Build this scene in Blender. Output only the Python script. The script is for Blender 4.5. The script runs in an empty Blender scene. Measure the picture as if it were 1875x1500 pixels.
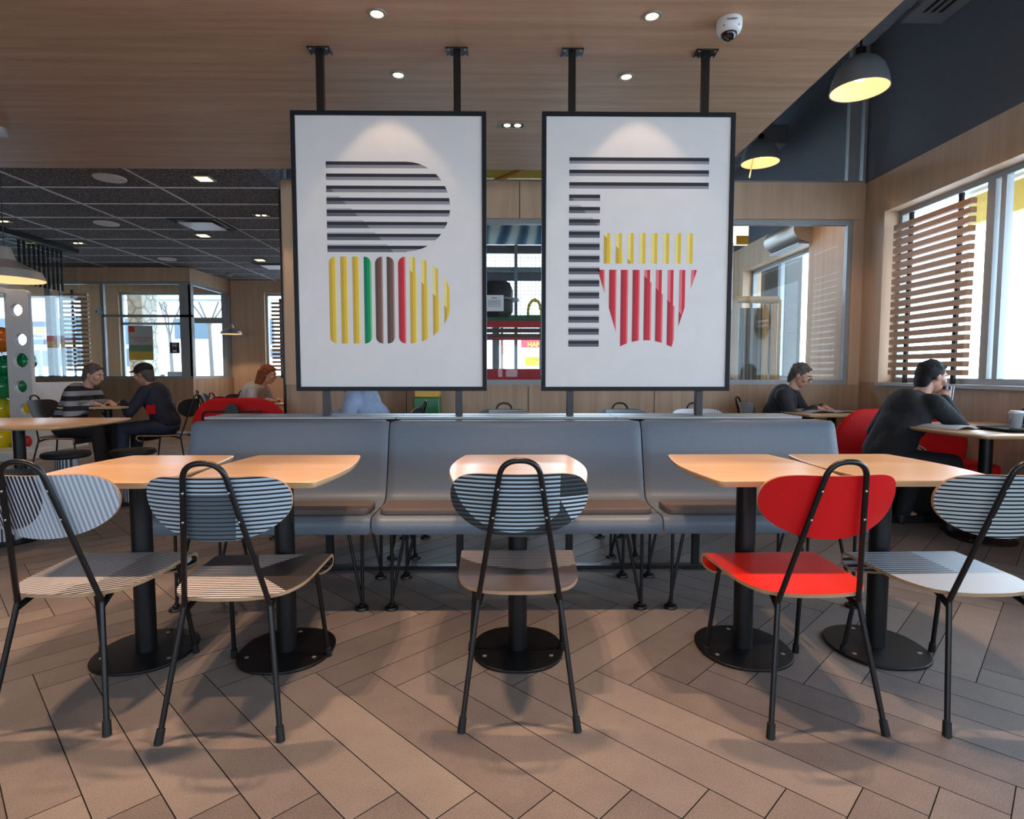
import bpy, bmesh, math, random
from mathutils import Vector, Matrix
random.seed(7)
PI = math.pi
C = bpy.context.scene.collection
sc = bpy.context.scene
# ------------------------------------------------------------------ camera
CAMZ, FPX, PIT, YAW = 1.165, 1073.16, 0.0655950, 0.0132879
cd = bpy.data.cameras.new('camera'); cam = bpy.data.objects.new('camera', cd); C.objects.link(cam)
cam.location = (0, 0, CAMZ); cam.rotation_euler = (PI/2 - PIT, 0, -YAW)
cd.sensor_width = 36.0; cd.sensor_fit = 'HORIZONTAL'; cd.lens = FPX/1875*36.0; cd.clip_end = 300
sc.camera = cam
# ------------------------------------------------------------------ world
w = bpy.data.worlds.new('world'); sc.world = w; w.use_nodes = True
bg = w.node_tree.nodes['Background']; bg.inputs[0].default_value = (0.64, 0.81, 1.0, 1); bg.inputs[1].default_value = 7.5
sc.view_settings.view_transform = 'Standard'; sc.view_settings.look = 'None'
sc.view_settings.exposure = 0.36; sc.view_settings.gamma = 1.0
DOWN = 135.0      # watts of a twin downlight
SPOT = 9.0      # watts of a small round downlight
def portal(name, loc, rot, sx, sy):
    l = bpy.data.lights.new(name, 'AREA'); l.shape = 'RECTANGLE'; l.size = sx; l.size_y = sy; l.energy = 1; l.cycles.is_portal = True
    o = bpy.data.objects.new(name, l); C.objects.link(o); o.location = loc; o.rotation_euler = rot
portal('window_daylight', (4.12, 1.2, 1.9), (0, PI/2, 0), 1.9, 9.6)
portal('window_daylight', (0.0, -4.05, 1.45), (PI/2, 0, 0), 12, .92)
portal('window_daylight', (-8.6, 11.0, 2.0), (-PI/2, 0, 0), 6, 2.0)
# ------------------------------------------------------------------ camera-ray helpers (measure places in the room from the photo)
_f = Vector((math.sin(YAW)*math.cos(PIT), math.cos(YAW)*math.cos(PIT), -math.sin(PIT)))
_r = Vector((math.cos(YAW), -math.sin(YAW), 0)); _u = _r.cross(_f); _c = Vector((0, 0, CAMZ))
def ray(x, y): return _f + _r*((x-937.5)/FPX) + _u*((750-y)/FPX)
def onz(x, y, z): d = ray(x, y); return _c + d*((z-CAMZ)/d.z)
def ony(x, y, Y): d = ray(x, y); return _c + d*(Y/d.y)
def onx(x, y, X): d = ray(x, y); return _c + d*(X/d.x)
# ------------------------------------------------------------------ materials
def srgb(r, g, b):
    return tuple(((v/255)/12.92 if v <= 10 else ((v/255+0.055)/1.055)**2.4) for v in (r, g, b)) + (1,)
class NT:
    def __init__(s, name):
        s.m = bpy.data.materials.new(name); s.m.use_nodes = True; s.t = s.m.node_tree; s.n = s.t.nodes; s.l = s.t.links
        s.b = s.n['Principled BSDF']
    def new(s, k, **kw):
        n = s.n.new(k)
        for a, v in kw.items(): setattr(n, a, v)
        return n
    def put(s, sock, v):
        if hasattr(v, 'is_output'): s.l.new(v, sock)
        else: sock.default_value = v
    def math(s, op, a, b=0.0, c=None):
        n = s.new('ShaderNodeMath', operation=op); s.put(n.inputs[0], a); s.put(n.inputs[1], b)
        if c is not None: s.put(n.inputs[2], c)
        return n.outputs[0]
    def mix(s, f, a, b):
        n = s.new('ShaderNodeMix', data_type='RGBA'); s.put(n.inputs[0], f); s.put(n.inputs[6], a); s.put(n.inputs[7], b); return n.outputs[2]
    def obj(s): return s.new('ShaderNodeTexCoord').outputs['Object']
    def xyz(s):
        n = s.new('ShaderNodeSeparateXYZ'); s.l.new(s.obj(), n.inputs[0]); return n.outputs
    def scale(s, v):
        n = s.new('ShaderNodeMapping'); s.l.new(s.obj(), n.inputs[0]); n.inputs['Scale'].default_value = v; return n.outputs[0]
    def noise(s, vec, sc_, detail=4, rough=.55):
        n = s.new('ShaderNodeTexNoise'); s.l.new(vec, n.inputs['Vector']); n.inputs['Scale'].default_value = sc_
        n.inputs['Detail'].default_value = detail; n.inputs['Roughness'].default_value = rough; return n.outputs['Fac']
    def ramp(s, f, stops, mode='LINEAR'):
        n = s.new('ShaderNodeValToRGB'); cr = n.color_ramp; cr.interpolation = mode
        while len(cr.elements) > 1: cr.elements.remove(cr.elements[0])
        cr.elements[0].position = stops[0][0]; cr.elements[0].color = stops[0][1]
        for p, c in stops[1:]:
            e = cr.elements.new(p); e.color = c
        s.put(n.inputs[0], f); return n.outputs[0]
    def bump(s, h, k, d=.002):
        n = s.new('ShaderNodeBump'); s.put(n.inputs['Height'], h); n.inputs['Strength'].default_value = k; n.inputs['Distance'].default_value = d
        s.l.new(n.outputs[0], s.b.inputs['Normal'])
def plain(name, col, rough=.5, metal=0, spec=.5, speck=0, emit=0, ecol=None):
    t = NT(name); c = srgb(*col)
    t.b.inputs['Roughness'].default_value = rough; t.b.inputs['Metallic'].default_value = metal; t.b.inputs['Specular IOR Level'].default_value = spec
    if speck:
        f = t.noise(t.obj(), 260, 3); k = t.ramp(f, [(.35, tuple(v*(1-speck) for v in c[:3])+(1,)), (.65, tuple(min(1, v*(1+speck)) for v in c[:3])+(1,))])
        t.l.new(k, t.b.inputs['Base Color']); t.bump(f, .08)
    else:
        f = t.noise(t.obj(), 9, 2); k = t.ramp(f, [(.3, tuple(v*.96 for v in c[:3])+(1,)), (.7, c)]); t.l.new(k, t.b.inputs['Base Color'])
    if emit:
        t.b.inputs['Emission Color'].default_value = srgb(*(ecol or col)); t.b.inputs['Emission Strength'].default_value = emit
    return t.m
def wood(name, a, b, grain='z', rough=.45, spec=.4, k=1.0):
    t = NT(name); s = {'x': (.7, 14, 14), 'y': (14, .7, 14), 'z': (14, 14, .7)}[grain]
    f1 = t.noise(t.scale(tuple(v*k for v in s)), 1.6, 6, .62); f2 = t.noise(t.scale(tuple(v*6*k for v in s)), 2.2, 3)
    f = t.math('ADD', t.math('MULTIPLY', f1, .75), t.math('MULTIPLY', f2, .25))
    t.l.new(t.ramp(f, [(.32, srgb(*a)), (.68, srgb(*b))]), t.b.inputs['Base Color'])
    t.b.inputs['Roughness'].default_value = rough; t.b.inputs['Specular IOR Level'].default_value = spec; t.bump(f, .05)
    return t.m
def glassmat(name, tint=(1, 1, 1, 1), refl=1.0, add=0.0):
    t = NT(name); t.n.remove(t.b); out = t.n['Material Output']
    tr = t.new('ShaderNodeBsdfTransparent'); tr.inputs[0].default_value = tint
    g = t.new('ShaderNodeBsdfGlossy'); g.inputs['Roughness'].default_value = .0; g.inputs[0].default_value = (.9, .95, .95, 1)
    fr = t.new('ShaderNodeFresnel'); bf = t.new('ShaderNodeNewGeometry').outputs['Backfacing']
    t.l.new(t.math('ADD', 1.45, t.math('MULTIPLY', bf, 1/1.45-1.45)), fr.inputs[0])
    mx = t.new('ShaderNodeMixShader'); t.l.new(t.math('ADD', t.math('MULTIPLY', fr.outputs[0], refl), add), mx.inputs[0])
    t.l.new(tr.outputs[0], mx.inputs[1]); t.l.new(g.outputs[0], mx.inputs[2]); t.l.new(mx.outputs[0], out.inputs[0])
    return t.m
def emis(name, col, k):
    t = NT(name); t.b.inputs['Base Color'].default_value = srgb(*col); t.b.inputs['Emission Color'].default_value = srgb(*col)
    t.b.inputs['Emission Strength'].default_value = k; return t.m
M = {}
M['soffit'] = wood('ceiling_veneer', (166, 133, 104), (198, 164, 132), 'x', .5, .25, .7)
M['band'] = wood('wall_veneer', (194, 162, 132), (216, 186, 156), 'z', .5, .3, .5)
M['dado'] = wood('dado_veneer', (160, 132, 108), (190, 162, 134), 'z', .5, .3, .5)
M['beech'] = wood('beech_top', (198, 156, 114), (224, 186, 142), 'x', .28, .5, .5)
M['slat'] = wood('slat_wood', (166, 122, 88), (202, 158, 120), 'y', .5, .3, .6)
M['ply'] = wood('plywood_edge', (150, 118, 90), (190, 155, 120), 'x', .6, .3, 1)
M['black'] = plain('black_powder_coat', (12, 12, 13), .38, 0, .5)
M['column'] = plain('black_steel_column', (14, 14, 15), .42, 0, .4, speck=.25)
M['rubber'] = plain('black_rubber', (12, 12, 13), .6)
M['frame'] = plain('charcoal_frame', (27, 30, 34), .5, 0, .2)
M['panel'] = plain('white_panel', (218, 218, 216), .5, 0, .25)
M['alu'] = plain('brushed_aluminium', (150, 150, 148), .45, .5)
M['alu_w'] = plain('pale_aluminium', (160, 164, 166), .45, .2)
M['navy'] = plain('dark_slate_paint', (98, 102, 108), .8, 0, .2, speck=.12)
M['greyblue'] = plain('grey_blue_paint', (120, 138, 156), .8)
M['shell'] = plain('grey_bench_shell', (102, 113, 125), .42, 0, .4, speck=.1)
M['vinyl'] = plain('taupe_vinyl', (94, 83, 79), .5, 0, .4)
M['red'] = plain('red_laminate', (214, 8, 14), .42, 0, .45)
M['red_seat'] = plain('red_laminate_seat', (226, 40, 22), .3, 0, .5)
M['redfab'] = plain('red_upholstery', (200, 12, 18), .7, 0, .3)
M['white'] = plain('white_plastic', (226, 228, 228), .4)
M['steel'] = plain('brushed_steel', (186, 180, 172), .42, .6)
M['darkmetal'] = plain('dark_grey_metal', (122, 128, 133), .45, .2)
M['lampin'] = emis('lamp_interior', (255, 216, 162), .55)
M['lamp'] = emis('lamp_glow', (255, 214, 140), 9)
M['lampbulb'] = emis('lamp_bulb', (255, 225, 170), 4)
M['lampin2'] = plain('lamp_reflector_cream', (236, 200, 140), .5)
M['glass'] = glassmat('clear_glass', (.95, .97, .97, 1))
M['glass2'] = glassmat('glass_balustrade', (.92, .95, .95, 1), .6, .0)
M['innerglass'] = glassmat('play_room_glass', (.93, .95, .95, 1), .3)
M['gridwhite'] = plain('grid_white', (215, 216, 218), .5)
M['outglass'] = glassmat('window_glass', (.97, .98, .99, 1), .7)
M['asphalt'] = plain('pale_pavement', (205, 205, 205), .9, speck=.1)
M['stone'] = None
t = NT('floor_tile'); oc = t.obj(); att = t.new('ShaderNodeAttribute', attribute_name='plank'); n1 = t.noise(oc, 3.0, 5, .6); n2 = t.noise(oc, 220, 2); n3 = t.noise(t.scale((1, 1, 1)), 14, 4)
f = t.math('ADD', t.math('MULTIPLY', n1, .25), t.math('ADD', t.math('MULTIPLY', n2, .50), t.math('MULTIPLY', att.outputs['Fac'], .22)))
f = t.math('ADD', f, t.math('MULTIPLY', n3, .12))
t.l.new(t.ramp(f, [(.30, srgb(94, 85, 83)), (.5, srgb(126, 115, 110)), (.72, srgb(152, 140, 132))]), t.b.inputs['Base Color'])
t.b.inputs['Roughness'].default_value = .52; t.b.inputs['Specular IOR Level'].default_value = .35; t.bump(n2, .12); M['tile'] = t.m
M['grout'] = plain('dark_grout', (30, 27, 26), .9)
t = NT('mineral_tile'); n = t.noise(t.obj(), 55, 6, .75); t.l.new(t.ramp(n, [(.38, srgb(58, 59, 63)), (.52, srgb(102, 103, 107)), (.68, srgb(200, 200, 200))]), t.b.inputs['Base Color']); t.b.inputs['Roughness'].default_value = .95; M['mineral'] = t.m
t = NT('field_stone'); v = t.new('ShaderNodeTexVoronoi', feature='DISTANCE_TO_EDGE'); t.l.new(t.obj(), v.inputs['Vector']); v.inputs['Scale'].default_value = 3.6
t.l.new(t.mix(t.ramp(v.outputs['Distance'], [(.0, (0, 0, 0, 1)), (.08, (1, 1, 1, 1))]), srgb(120, 112, 100), t.ramp(t.noise(t.obj(), 7, 4), [(.3, srgb(160, 150, 135)), (.7, srgb(205, 198, 182))])), t.b.inputs['Base Color']); t.b.inputs['Roughness'].default_value = .9; M['stone'] = t.m
M['stone2'] = plain('grey_field_stone', (96, 94, 90), .9, speck=.2)
# printed chair laminates: stripes with a masked region
def print_mat(name, plane, ang, per, light, mid, dark, duty=(.42, .62), mask=None, ang2=None, per2=None, cols2=None, duty2=None, plainmask=None, plaincol=None, rough=.38, mask3=None, cols3=None, duty3=None):
    t = NT(name); x, y, z = t.xyz(); a, b = (x, z) if plane == 'xz' else (x, y)
    def stripes(an, pe, L, Mi, D, du):
        s = t.math('ADD', t.math('MULTIPLY', a, math.cos(an)/pe), t.math('MULTIPLY', b, math.sin(an)/pe)); fr = t.math('FRACT', s)
        return t.ramp(fr, [(0, srgb(*D)), (du[0], srgb(*Mi)), (du[1], srgb(*L))], 'CONSTANT')
    def region(mk):
        if mk[0] == 'circle':
            dx = t.math('SUBTRACT', a, mk[1]); dy = t.math('SUBTRACT', b, mk[2])
            d = t.math('SQRT', t.math('ADD', t.math('MULTIPLY', dx, dx), t.math('MULTIPLY', dy, dy))); r0 = t.math('LESS_THAN', d, mk[3])
            for p, q, s_ in mk[4:]: r0 = t.math('MULTIPLY', r0, t.math('LESS_THAN', t.math('ADD', t.math('MULTIPLY', a, p), t.math('MULTIPLY', b, q)), s_))
            return r0
        r = None                      # half planes p*a + q*b < s, all true
        for p, q, s_ in mk[1:]:
            e = t.math('LESS_THAN', t.math('ADD', t.math('MULTIPLY', a, p), t.math('MULTIPLY', b, q)), s_)
            r = e if r is None else t.math('MULTIPLY', r, e)
        return r
    c = stripes(ang, per, light, mid, dark, duty)
    if mask: c = t.mix(region(mask), c, stripes(ang2 if ang2 is not None else ang, per2 or per, *(cols2 or (light, mid, dark)), duty2 or duty))
    if mask3: c = t.mix(region(mask3), c, stripes(ang, per, *cols3, duty3 or duty))
    if plainmask: c = t.mix(region(plainmask), c, srgb(*plaincol))
    t.l.new(c, t.b.inputs['Base Color']); t.b.inputs['Roughness'].default_value = rough
    return t.m
# ------------------------------------------------------------------ geometry helpers
def obj(name, mesh, mats=None, parent=None, smooth=False, bevel=0, loc=None):
    if isinstance(mesh, bmesh.types.BMesh):
        me = bpy.data.meshes.new(name); bmesh.ops.recalc_face_normals(mesh, faces=mesh.faces); mesh.to_mesh(me); mesh.free()
    else: me = mesh
    if mats is not None:
        for m in (mats if isinstance(mats, (list, tuple)) else [mats]): me.materials.append(m)
    o = bpy.data.objects.new(name, me); C.objects.link(o)
    if parent is not None: o.parent = parent
    if loc is not None: o.location = loc
    if smooth:
        for p in me.polygons: p.use_smooth = True
        me.set_sharp_from_angle(angle=math.radians(40))
    if bevel:
        b = o.modifiers.new('bevel', 'BEVEL'); b.width = bevel; b.segments = 3; b.limit_method = 'ANGLE'; b.angle_limit = math.radians(50)
        for p in me.polygons: p.use_smooth = True
        me.set_sharp_from_angle(angle=math.radians(35))
    return o
def thing(name, label, cat, loc=(0, 0, 0), rz=0, group=None):
    o = bpy.data.objects.new(name, None); C.objects.link(o); o.location = loc; o.rotation_euler = (0, 0, rz); o.empty_display_size = .1
    tag(o, label, cat, group); return o
def tag(o, label, cat, group=None):
    o['label'] = label; o['category'] = cat
    if group: o['group'] = group
    return o
def struct(o, label=None):
    o['kind'] = 'structure'
    if label: o['label'] = label
    return o
def box(bm, x0, x1, y0, y1, z0, z1, mi=0, mat=None):
    vs = [bm.verts.new((x, y, z)) for z in (z0, z1) for x, y in ((x0, y0), (x1, y0), (x1, y1), (x0, y1))]
    if mat is not None:
        for v in vs: v.co = mat @ v.co
    for ix in ((0, 3, 2, 1), (4, 5, 6, 7), (0, 1, 5, 4), (1, 2, 6, 5), (2, 3, 7, 6), (3, 0, 4, 7)):
        f = bm.faces.new([vs[i] for i in ix]); f.material_index = mi
def BX(*a, **k):
    bm = bmesh.new(); box(bm, *a, **k); return bm
def frame_for(d):
    d = d.normalized(); u = d.cross(Vector((0, 0, 1)))
    if u.length < 1e-4: u = d.cross(Vector((0, 1, 0)))
    u.normalize(); return u, d.cross(u).normalized()
def fillet(pts, r, n=6):
    pts = [Vector(p) for p in pts]; out = [pts[0]]
    for i in range(1, len(pts)-1):
        a, b, c = pts[i-1], pts[i], pts[i+1]; u = (a-b); v = (c-b); k = min(r, u.length*.49, v.length*.49)
        p, q = b+u.normalized()*k, b+v.normalized()*k
        for j in range(n+1):
            s = j/n; out.append(p*(1-s)**2 + b*2*s*(1-s) + q*s*s)
    out.append(pts[-1]); return out
def tube(bm, pts, r, seg=12, mi=0, fil=0, caps=True):
    pts = fillet(pts, fil) if fil else [Vector(p) for p in pts]
    rs = r if isinstance(r, (list, tuple)) else [r]*len(pts)
    rings = []; u = None
    for i, p in enumerate(pts):
        d = (pts[min(i+1, len(pts)-1)] - pts[max(i-1, 0)])
        if u is None: u, v = frame_for(d)
        else:
            d.normalize(); u = (u - d*u.dot(d)).normalized(); v = d.cross(u)
        rings.append([bm.verts.new(p + u*math.cos(2*PI*k/seg)*rs[i] + v*math.sin(2*PI*k/seg)*rs[i]) for k in range(seg)])
    for a, b in zip(rings, rings[1:]):
        for k in range(seg):
            f = bm.faces.new((a[k], a[(k+1) % seg], b[(k+1) % seg], b[k])); f.material_index = mi
    if caps:
        for rg in (rings[0], rings[-1]): bm.faces.new(rg).material_index = mi
    return bm
def TB(*a, **k): return tube(bmesh.new(), *a, **k)
def lathe(bm, prof, cx=0, cy=0, seg=32, mi=0, caps=True, sx=1, sy=1):
    rings = [[bm.verts.new((cx+r*sx*math.cos(2*PI*k/seg), cy+r*sy*math.sin(2*PI*k/seg), z)) for k in range(seg)] for r, z in prof]
    for i, (a, b) in enumerate(zip(rings, rings[1:])):
        for k in range(seg):
            f = bm.faces.new((a[k], a[(k+1) % seg], b[(k+1) % seg], b[k])); f.material_index = mi[i] if isinstance(mi, (list, tuple)) else mi
    if caps:
        for j, rg in ((0, rings[0]), (-1, rings[-1])): bm.faces.new(rg).material_index = mi[j] if isinstance(mi, (list, tuple)) else mi
    return bm
def LA(*a, **k): return lathe(bmesh.new(), *a, **k)
def prism(bm, poly, z0, z1, mi=0, edge=None, T=None):
    T = T or (lambda x, y, z: (x, y, z))
    a = [bm.verts.new(T(x, y, z0)) for x, y in poly]; b = [bm.verts.new(T(x, y, z1)) for x, y in poly]
    bm.faces.new(a[::-1]).material_index = mi; bm.faces.new(b).material_index = mi
    n = len(poly)
    for i in range(n):
        bm.faces.new((a[i], a[(i+1) % n], b[(i+1) % n], b[i])).material_index = mi if edge is None else edge
    return bm
def ball(bm, c, r, seg=16, mi=0, s=(1, 1, 1), R=None):
    T = Matrix.Translation(c) @ (R or Matrix.Identity(4)) @ Matrix.Diagonal((r*s[0], r*s[1], r*s[2], 1))
    res = bmesh.ops.create_uvsphere(bm, u_segments=seg, v_segments=max(6, seg//2+2), radius=1, matrix=T)
    for v in res['verts']:
        for f in v.link_faces: f.material_index = mi
    return bm
def text_mesh(name, s, size, mat, parent, loc, rot=(PI/2, 0, 0), align='CENTER', bold=0.0, depth=.001):
    cu = bpy.data.curves.new(name, 'FONT'); cu.body = s; cu.size = size; cu.align_x = align; cu.extrude = depth; cu.offset = bold; cu.resolution_u = 3
    to = bpy.data.objects.new(name+'_t', cu); C.objects.link(to); dg = bpy.context.evaluated_depsgraph_get(); dg.update()
    me = bpy.data.meshes.new_from_object(to.evaluated_get(dg)); bpy.data.objects.remove(to)
    o = obj(name, me, mat, parent); o.location = loc; o.rotation_euler = rot; return o
def holed(name, outer, holes, thick, mat, parent=None):
    """flat panel in local XY with round holes, extruded along z"""
    cu = bpy.data.curves.new(name, 'CURVE'); cu.dimensions = '2D'; cu.fill_mode = 'BOTH'; cu.extrude = thick/2; cu.bevel_depth = .006
    def sp(pts):
        s = cu.splines.new('POLY'); s.points.add(len(pts)-1); s.use_cyclic_u = True
        for q, p in zip(s.points, pts): q.co = (p[0], p[1], 0, 1)
    sp(outer)
    for cx, cy, r in holes: sp([(cx+r*math.cos(2*PI*k/36), cy+r*math.sin(2*PI*k/36)) for k in range(36)])
    to = bpy.data.objects.new('h', cu); C.objects.link(to); dg = bpy.context.evaluated_depsgraph_get(); dg.update()
    me = bpy.data.meshes.new_from_object(to.evaluated_get(dg)); bpy.data.objects.remove(to)
    return obj(name, me, mat, parent)
def rrect(x0, x1, y0, y1, r, n=6):
    out = []
    for cx, cy, a in ((x1-r, y1-r, 0), (x0+r, y1-r, 90), (x0+r, y0+r, 180), (x1-r, y0+r, 270)):
        for k in range(n+1):
            t_ = math.radians(a+90*k/n); out.append((cx+r*math.cos(t_), cy+r*math.sin(t_)))
    return out
# ================================================================== STRUCTURE
XR, YB, ZS, ZD, ZH, XL = 3.84, 6.30, 2.95, 3.05, 4.70, -11.0
# floor: 6:1 herringbone of porcelain planks, as laid in the photo
W_, A0 = .15336, Vector((-.73009, 2.20685, 0)); eu = Vector((1, -1, 0)).normalized(); ev = Vector((1, 1, 0)).normalized()
bm = bmesh.new(); lay = []; g = .0032
for i in range(-120, 121):
    for j in range(-14, 15):
        for kind in (0, 1):
            u0, v0 = i+6*j, i-6*j
            u1, v1 = (u0+6, v0+1) if kind == 0 else (u0+1, v0+7)
            if kind == 1: v0 += 1
            cc = A0 + W_*(eu*((u0+u1)/2) + ev*((v0+v1)/2-1))
            if not (XL < cc.x < XR+.1 and -4 < cc.y < 12.9): continue
            q = [A0 + W_*(eu*a + ev*(b-1)) + eu*(g if a == u0 else -g)*.5 + ev*(g if b == v0 else -g)*.5 for a, b in ((u0, v0), (u1, v0), (u1, v1), (u0, v1))]
            vs = [bm.verts.new((min(max(p.x, XL), XR), min(max(p.y, -4), 12.6), 0)) for p in q]
            try: f = bm.faces.new(vs)
            except Exception: continue
            lo = [bm.verts.new((v.co.x, v.co.y, -.004)) for v in vs]
            for k in range(4): bm.faces.new((vs[k], lo[k], lo[(k+1) % 4], vs[(k+1) % 4])).material_index = 1
            lay.append((f, random.random()))
vals = {f: r for f, r in lay}
bmesh.ops.recalc_face_normals(bm, faces=bm.faces)
dl = bm.verts.layers.float.new('plank')
for f, r in lay:
    for v in f.verts: v[dl] = r
box(bm, XL, XR, -4, 12.6, -.05, -.0035, 1)
me = bpy.data.meshes.new('floor'); bm.to_mesh(me); bm.free(); me.materials.append(M['tile']); me.materials.append(M['grout'])
o = bpy.data.objects.new('floor', me); C.objects.link(o); struct(o, 'taupe porcelain plank floor laid in herringbone')
struct(obj('ceiling', BX(XL, 1.93, -4, 5.34, ZS, ZH), M['soffit']), 'lowered wood veneer ceiling')
bm = bmesh.new(); box(bm, XL, -2.33, 5.34, 12.6, ZD+.01, ZD+.2, 0)
ys = 5.638; xs = [-3.555-1.2275*k for k in range(-0, 7)]
y = ys
while y < 12.6: box(bm, XL, -2.34, y-.009, y+.009, ZD+.001, ZD+.012, 1); y += .60
for x in xs: box(bm, x-.009, x+.009, 5.35, 12.5, ZD, ZD+.012, 1)
struct(obj('ceiling', bm, [M['mineral'], M['gridwhite']]), 'dark speckled tile ceiling with pale grid')
struct(obj('ceiling', BX(-2.33, XR+.12, -4, 11, ZH, ZH+.1), M['navy']), 'high dark ceiling')
struct(obj('trim_1', BX(-2.42, -2.33, 5.34, 12.6, ZD+.2, ZH), M['darkmetal']), 'grey bulkhead above the tile ceiling')
# right wall
bm = bmesh.new(); X0, X1 = XR, XR+.30; SZ, WT, BT = 1.05, 2.77, 3.15
box(bm, X0, X1, -4, 11, 0, SZ, 0); box(bm, X0, X1, 5.98, 7.45, SZ, WT, 1); box(bm, X0, X1, 9.5, 11, SZ, WT, 1); box(bm, X0, X1, -4, -3.6, SZ, WT, 1)
box(bm, X0, X1, -4, 11, WT, BT, 1); box(bm, X0, X1, -4, 11, BT, ZH, 2)
struct(obj('wall_right', bm, [M['dado'], M['band'], M['navy']]), 'right wall, wood below and dark paint above')
def window(n, plane, a0, a1, z0, z1, d0, d1, mull=(), trans=(), parent=None, fw=.05, m='alu_w', glass='outglass'):
    """framed window; plane 'x' (wall normal along x) or 'y'; d0..d1 depth range"""
    bm = bmesh.new(); f = (lambda p, q, r, s: box(bm, d0, d1, p, q, r, s)) if plane == 'x' else (lambda p, q, r, s: box(bm, p, q, d0, d1, r, s))
    f(a0, a1, z0, z0+fw); f(a0, a1, z1-fw, z1); f(a0, a0+fw, z0+fw, z1-fw); f(a1-fw, a1, z0+fw, z1-fw)
    for a, wd in mull: f(a-wd/2, a+wd/2, z0+fw, z1-fw)
    for zz, wd, b0, b1 in trans: f(b0, b1, zz-wd/2, zz+wd/2)
    o = obj('window_%d' % n, bm, M[m]); struct(o)
    md = (d0+d1)/2
    bm = bmesh.new()
    if plane == 'x': box(bm, md-.004, md+.004, a0+.01, a1-.01, z0+.01, z1-.01)
    else: box(bm, a0+.01, a1-.01, md-.004, md+.004, z0+.01, z1-.01)
    obj('pane', bm, M[glass], o); return o
window(1, 'x', -3.6, 5.98, SZ, WT, XR+.15, XR+.21, [(4.85, .08), (4.73, .05), (3.0, .06), (1.4, .06), (-.2, .06), (-1.8, .06)])
window(2, 'x', 7.45, 9.5, SZ, WT, XR+.15, XR+.21, [(8.55, .08)])
struct(obj('trim_2', BX(XR-.03, XR-.001, -3.6, 5.98, SZ-.03, SZ), M['alu_w']), 'pale window sill along the right wall')
# glazed back wall
bm = bmesh.new(); xl = -2.33; xe = 3.62
box(bm, xl, XR, YB, YB+.12, 0, 1.02, 0)
struct(obj('wall_back', bm, M['dado']), 'wood dado under the play room glazing')
bm = bmesh.new(); box(bm, xl, xe+.18, YB-.02, YB+.12, 2.77, 3.15, 0); box(bm, xe+.1, XR, YB+.01, YB+.12, 1.02, 3.15, 0); box(bm, xl, xl+.11, YB-.02, YB+.12, 1.02, 2.77, 0)
struct(obj('wall_back', bm, M['band']), 'wood beam and posts of the play room glazing')
struct(obj('trim_4', BX(xl-.02, xl-.001, YB-.03, YB+.10, 0, ZD), M['black']), 'thin black edge strip of the partition')
window(3, 'y', xl+.11, xe+.10, 1.02, 2.77, YB+.02, YB+.08, [(-.9, .05)], glass='innerglass')
window(4, 'y', xl, XR-.0, 3.15, ZH, YB+.02, YB+.08, [(3.70, .1)], glass='innerglass', fw=.03)
bm = bmesh.new()
for x in (-1.2, .165, 2.33): box(bm, x-.003, x+.003, YB-.024, YB-.02, 2.77, 3.15)
for x in (-1.05, .26, 1.62): box(bm, x-.003, x+.003, YB-.003, YB, .0, 1.0)
struct(obj('trim_3', bm, M['frame']), 'fine joints between the veneer panels')
# play room shell
bm = bmesh.new(); box(bm, -2.31, -2.24, YB+.12, 11, 0, ZH); box(bm, 2.45, XR, 10.9, 11, 0, ZH); box(bm, -2.24, 2.45, 10.9, 11, 0, .8); box(bm, -2.24, 2.45, 10.9, 11, 4.2, ZH)
struct(obj('wall_back', bm, M['greyblue']), 'grey blue wall of the play room')
window(5, 'y', -2.24, 2.45, .8, 4.2, 10.92, 10.98, [(-.8, .06), (.9, .06)])
# left part: window wall, vestibule, far wall
YV, YF, XV = 10.91, 12.53, -5.74
bm = bmesh.new(); box(bm, XL, XV, YV, YV+.1, 0, 1.02); box(bm, XV-.1, XV, YV+.1, YF, 0, 1.02)
struct(obj('wall_left', bm, M['dado']), 'wood dado of the entrance vestibule')
bm = bmesh.new(); box(bm, XL, XV, YV, YV+.1, 2.80, ZD); box(bm, XV-.1, XV, YV+.1, YF, 2.80, ZD)
struct(obj('wall_left', bm, M['band']), 'wood beam above the vestibule glazing')
px = lambda x, Y: ony(x, 600, Y).x
window(6, 'y', XL, XV, 1.02, 2.80, YV+.02, YV+.08, [(px(187, YV), .06), (px(88, YV), .10), (px(339, YV), .20), (px(110, YV), .03)], [(ony(0, 578, YV).z, .045, px(187, YV), XV)], glass='glass2')
window(7, 'x', YV+.1, YF, 1.02, 2.80, XV-.08, XV-.02, [(YV+1.4, .12)], glass='glass2')
xa, xb, xc = px(218, YF), px(410, YF), px(485, YF)
bm = bmesh.new(); xo = px(150, YF); box(bm, xo, xa, YF, YF+.15, 0, ZD); box(bm, XL-1.5, xo, YF, YF+.15, 0, 1.0); box(bm, XL-1.5, xo, YF, YF+.15, 2.75, ZD); box(bm, xa, xb, YF, YF+.15, 0, 1.0); box(bm, xa, xb, YF, YF+.15, 2.82, ZD)
box(bm, xb, xc, YF, YF+.15, 0, ZD); box(bm, xc, -3.2, YF, YF+.15, 0, 1.02); box(bm, xc, -3.2, YF, YF+.15, 2.80, ZD); box(bm, -3.2, -2.33, YF, YF+.15, 0, ZD)
struct(obj('wall_back', bm, M['band']), 'wood panelled far wall of the dining room')
window(8, 'y', xa, xb, 1.0, 2.82, YF+.06, YF+.13, [(px(333, YF), .14)], [(ony(0, 592, YF).z, .05, xa, px(328, YF)), (ony(0, 586, YF).z, .12, px(345, YF), xb)])
window(10, 'y', XL-1.5, xo, 1.0, 2.75, YF+.06, YF+.13, [(px(95, YF), .10)])
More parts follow.
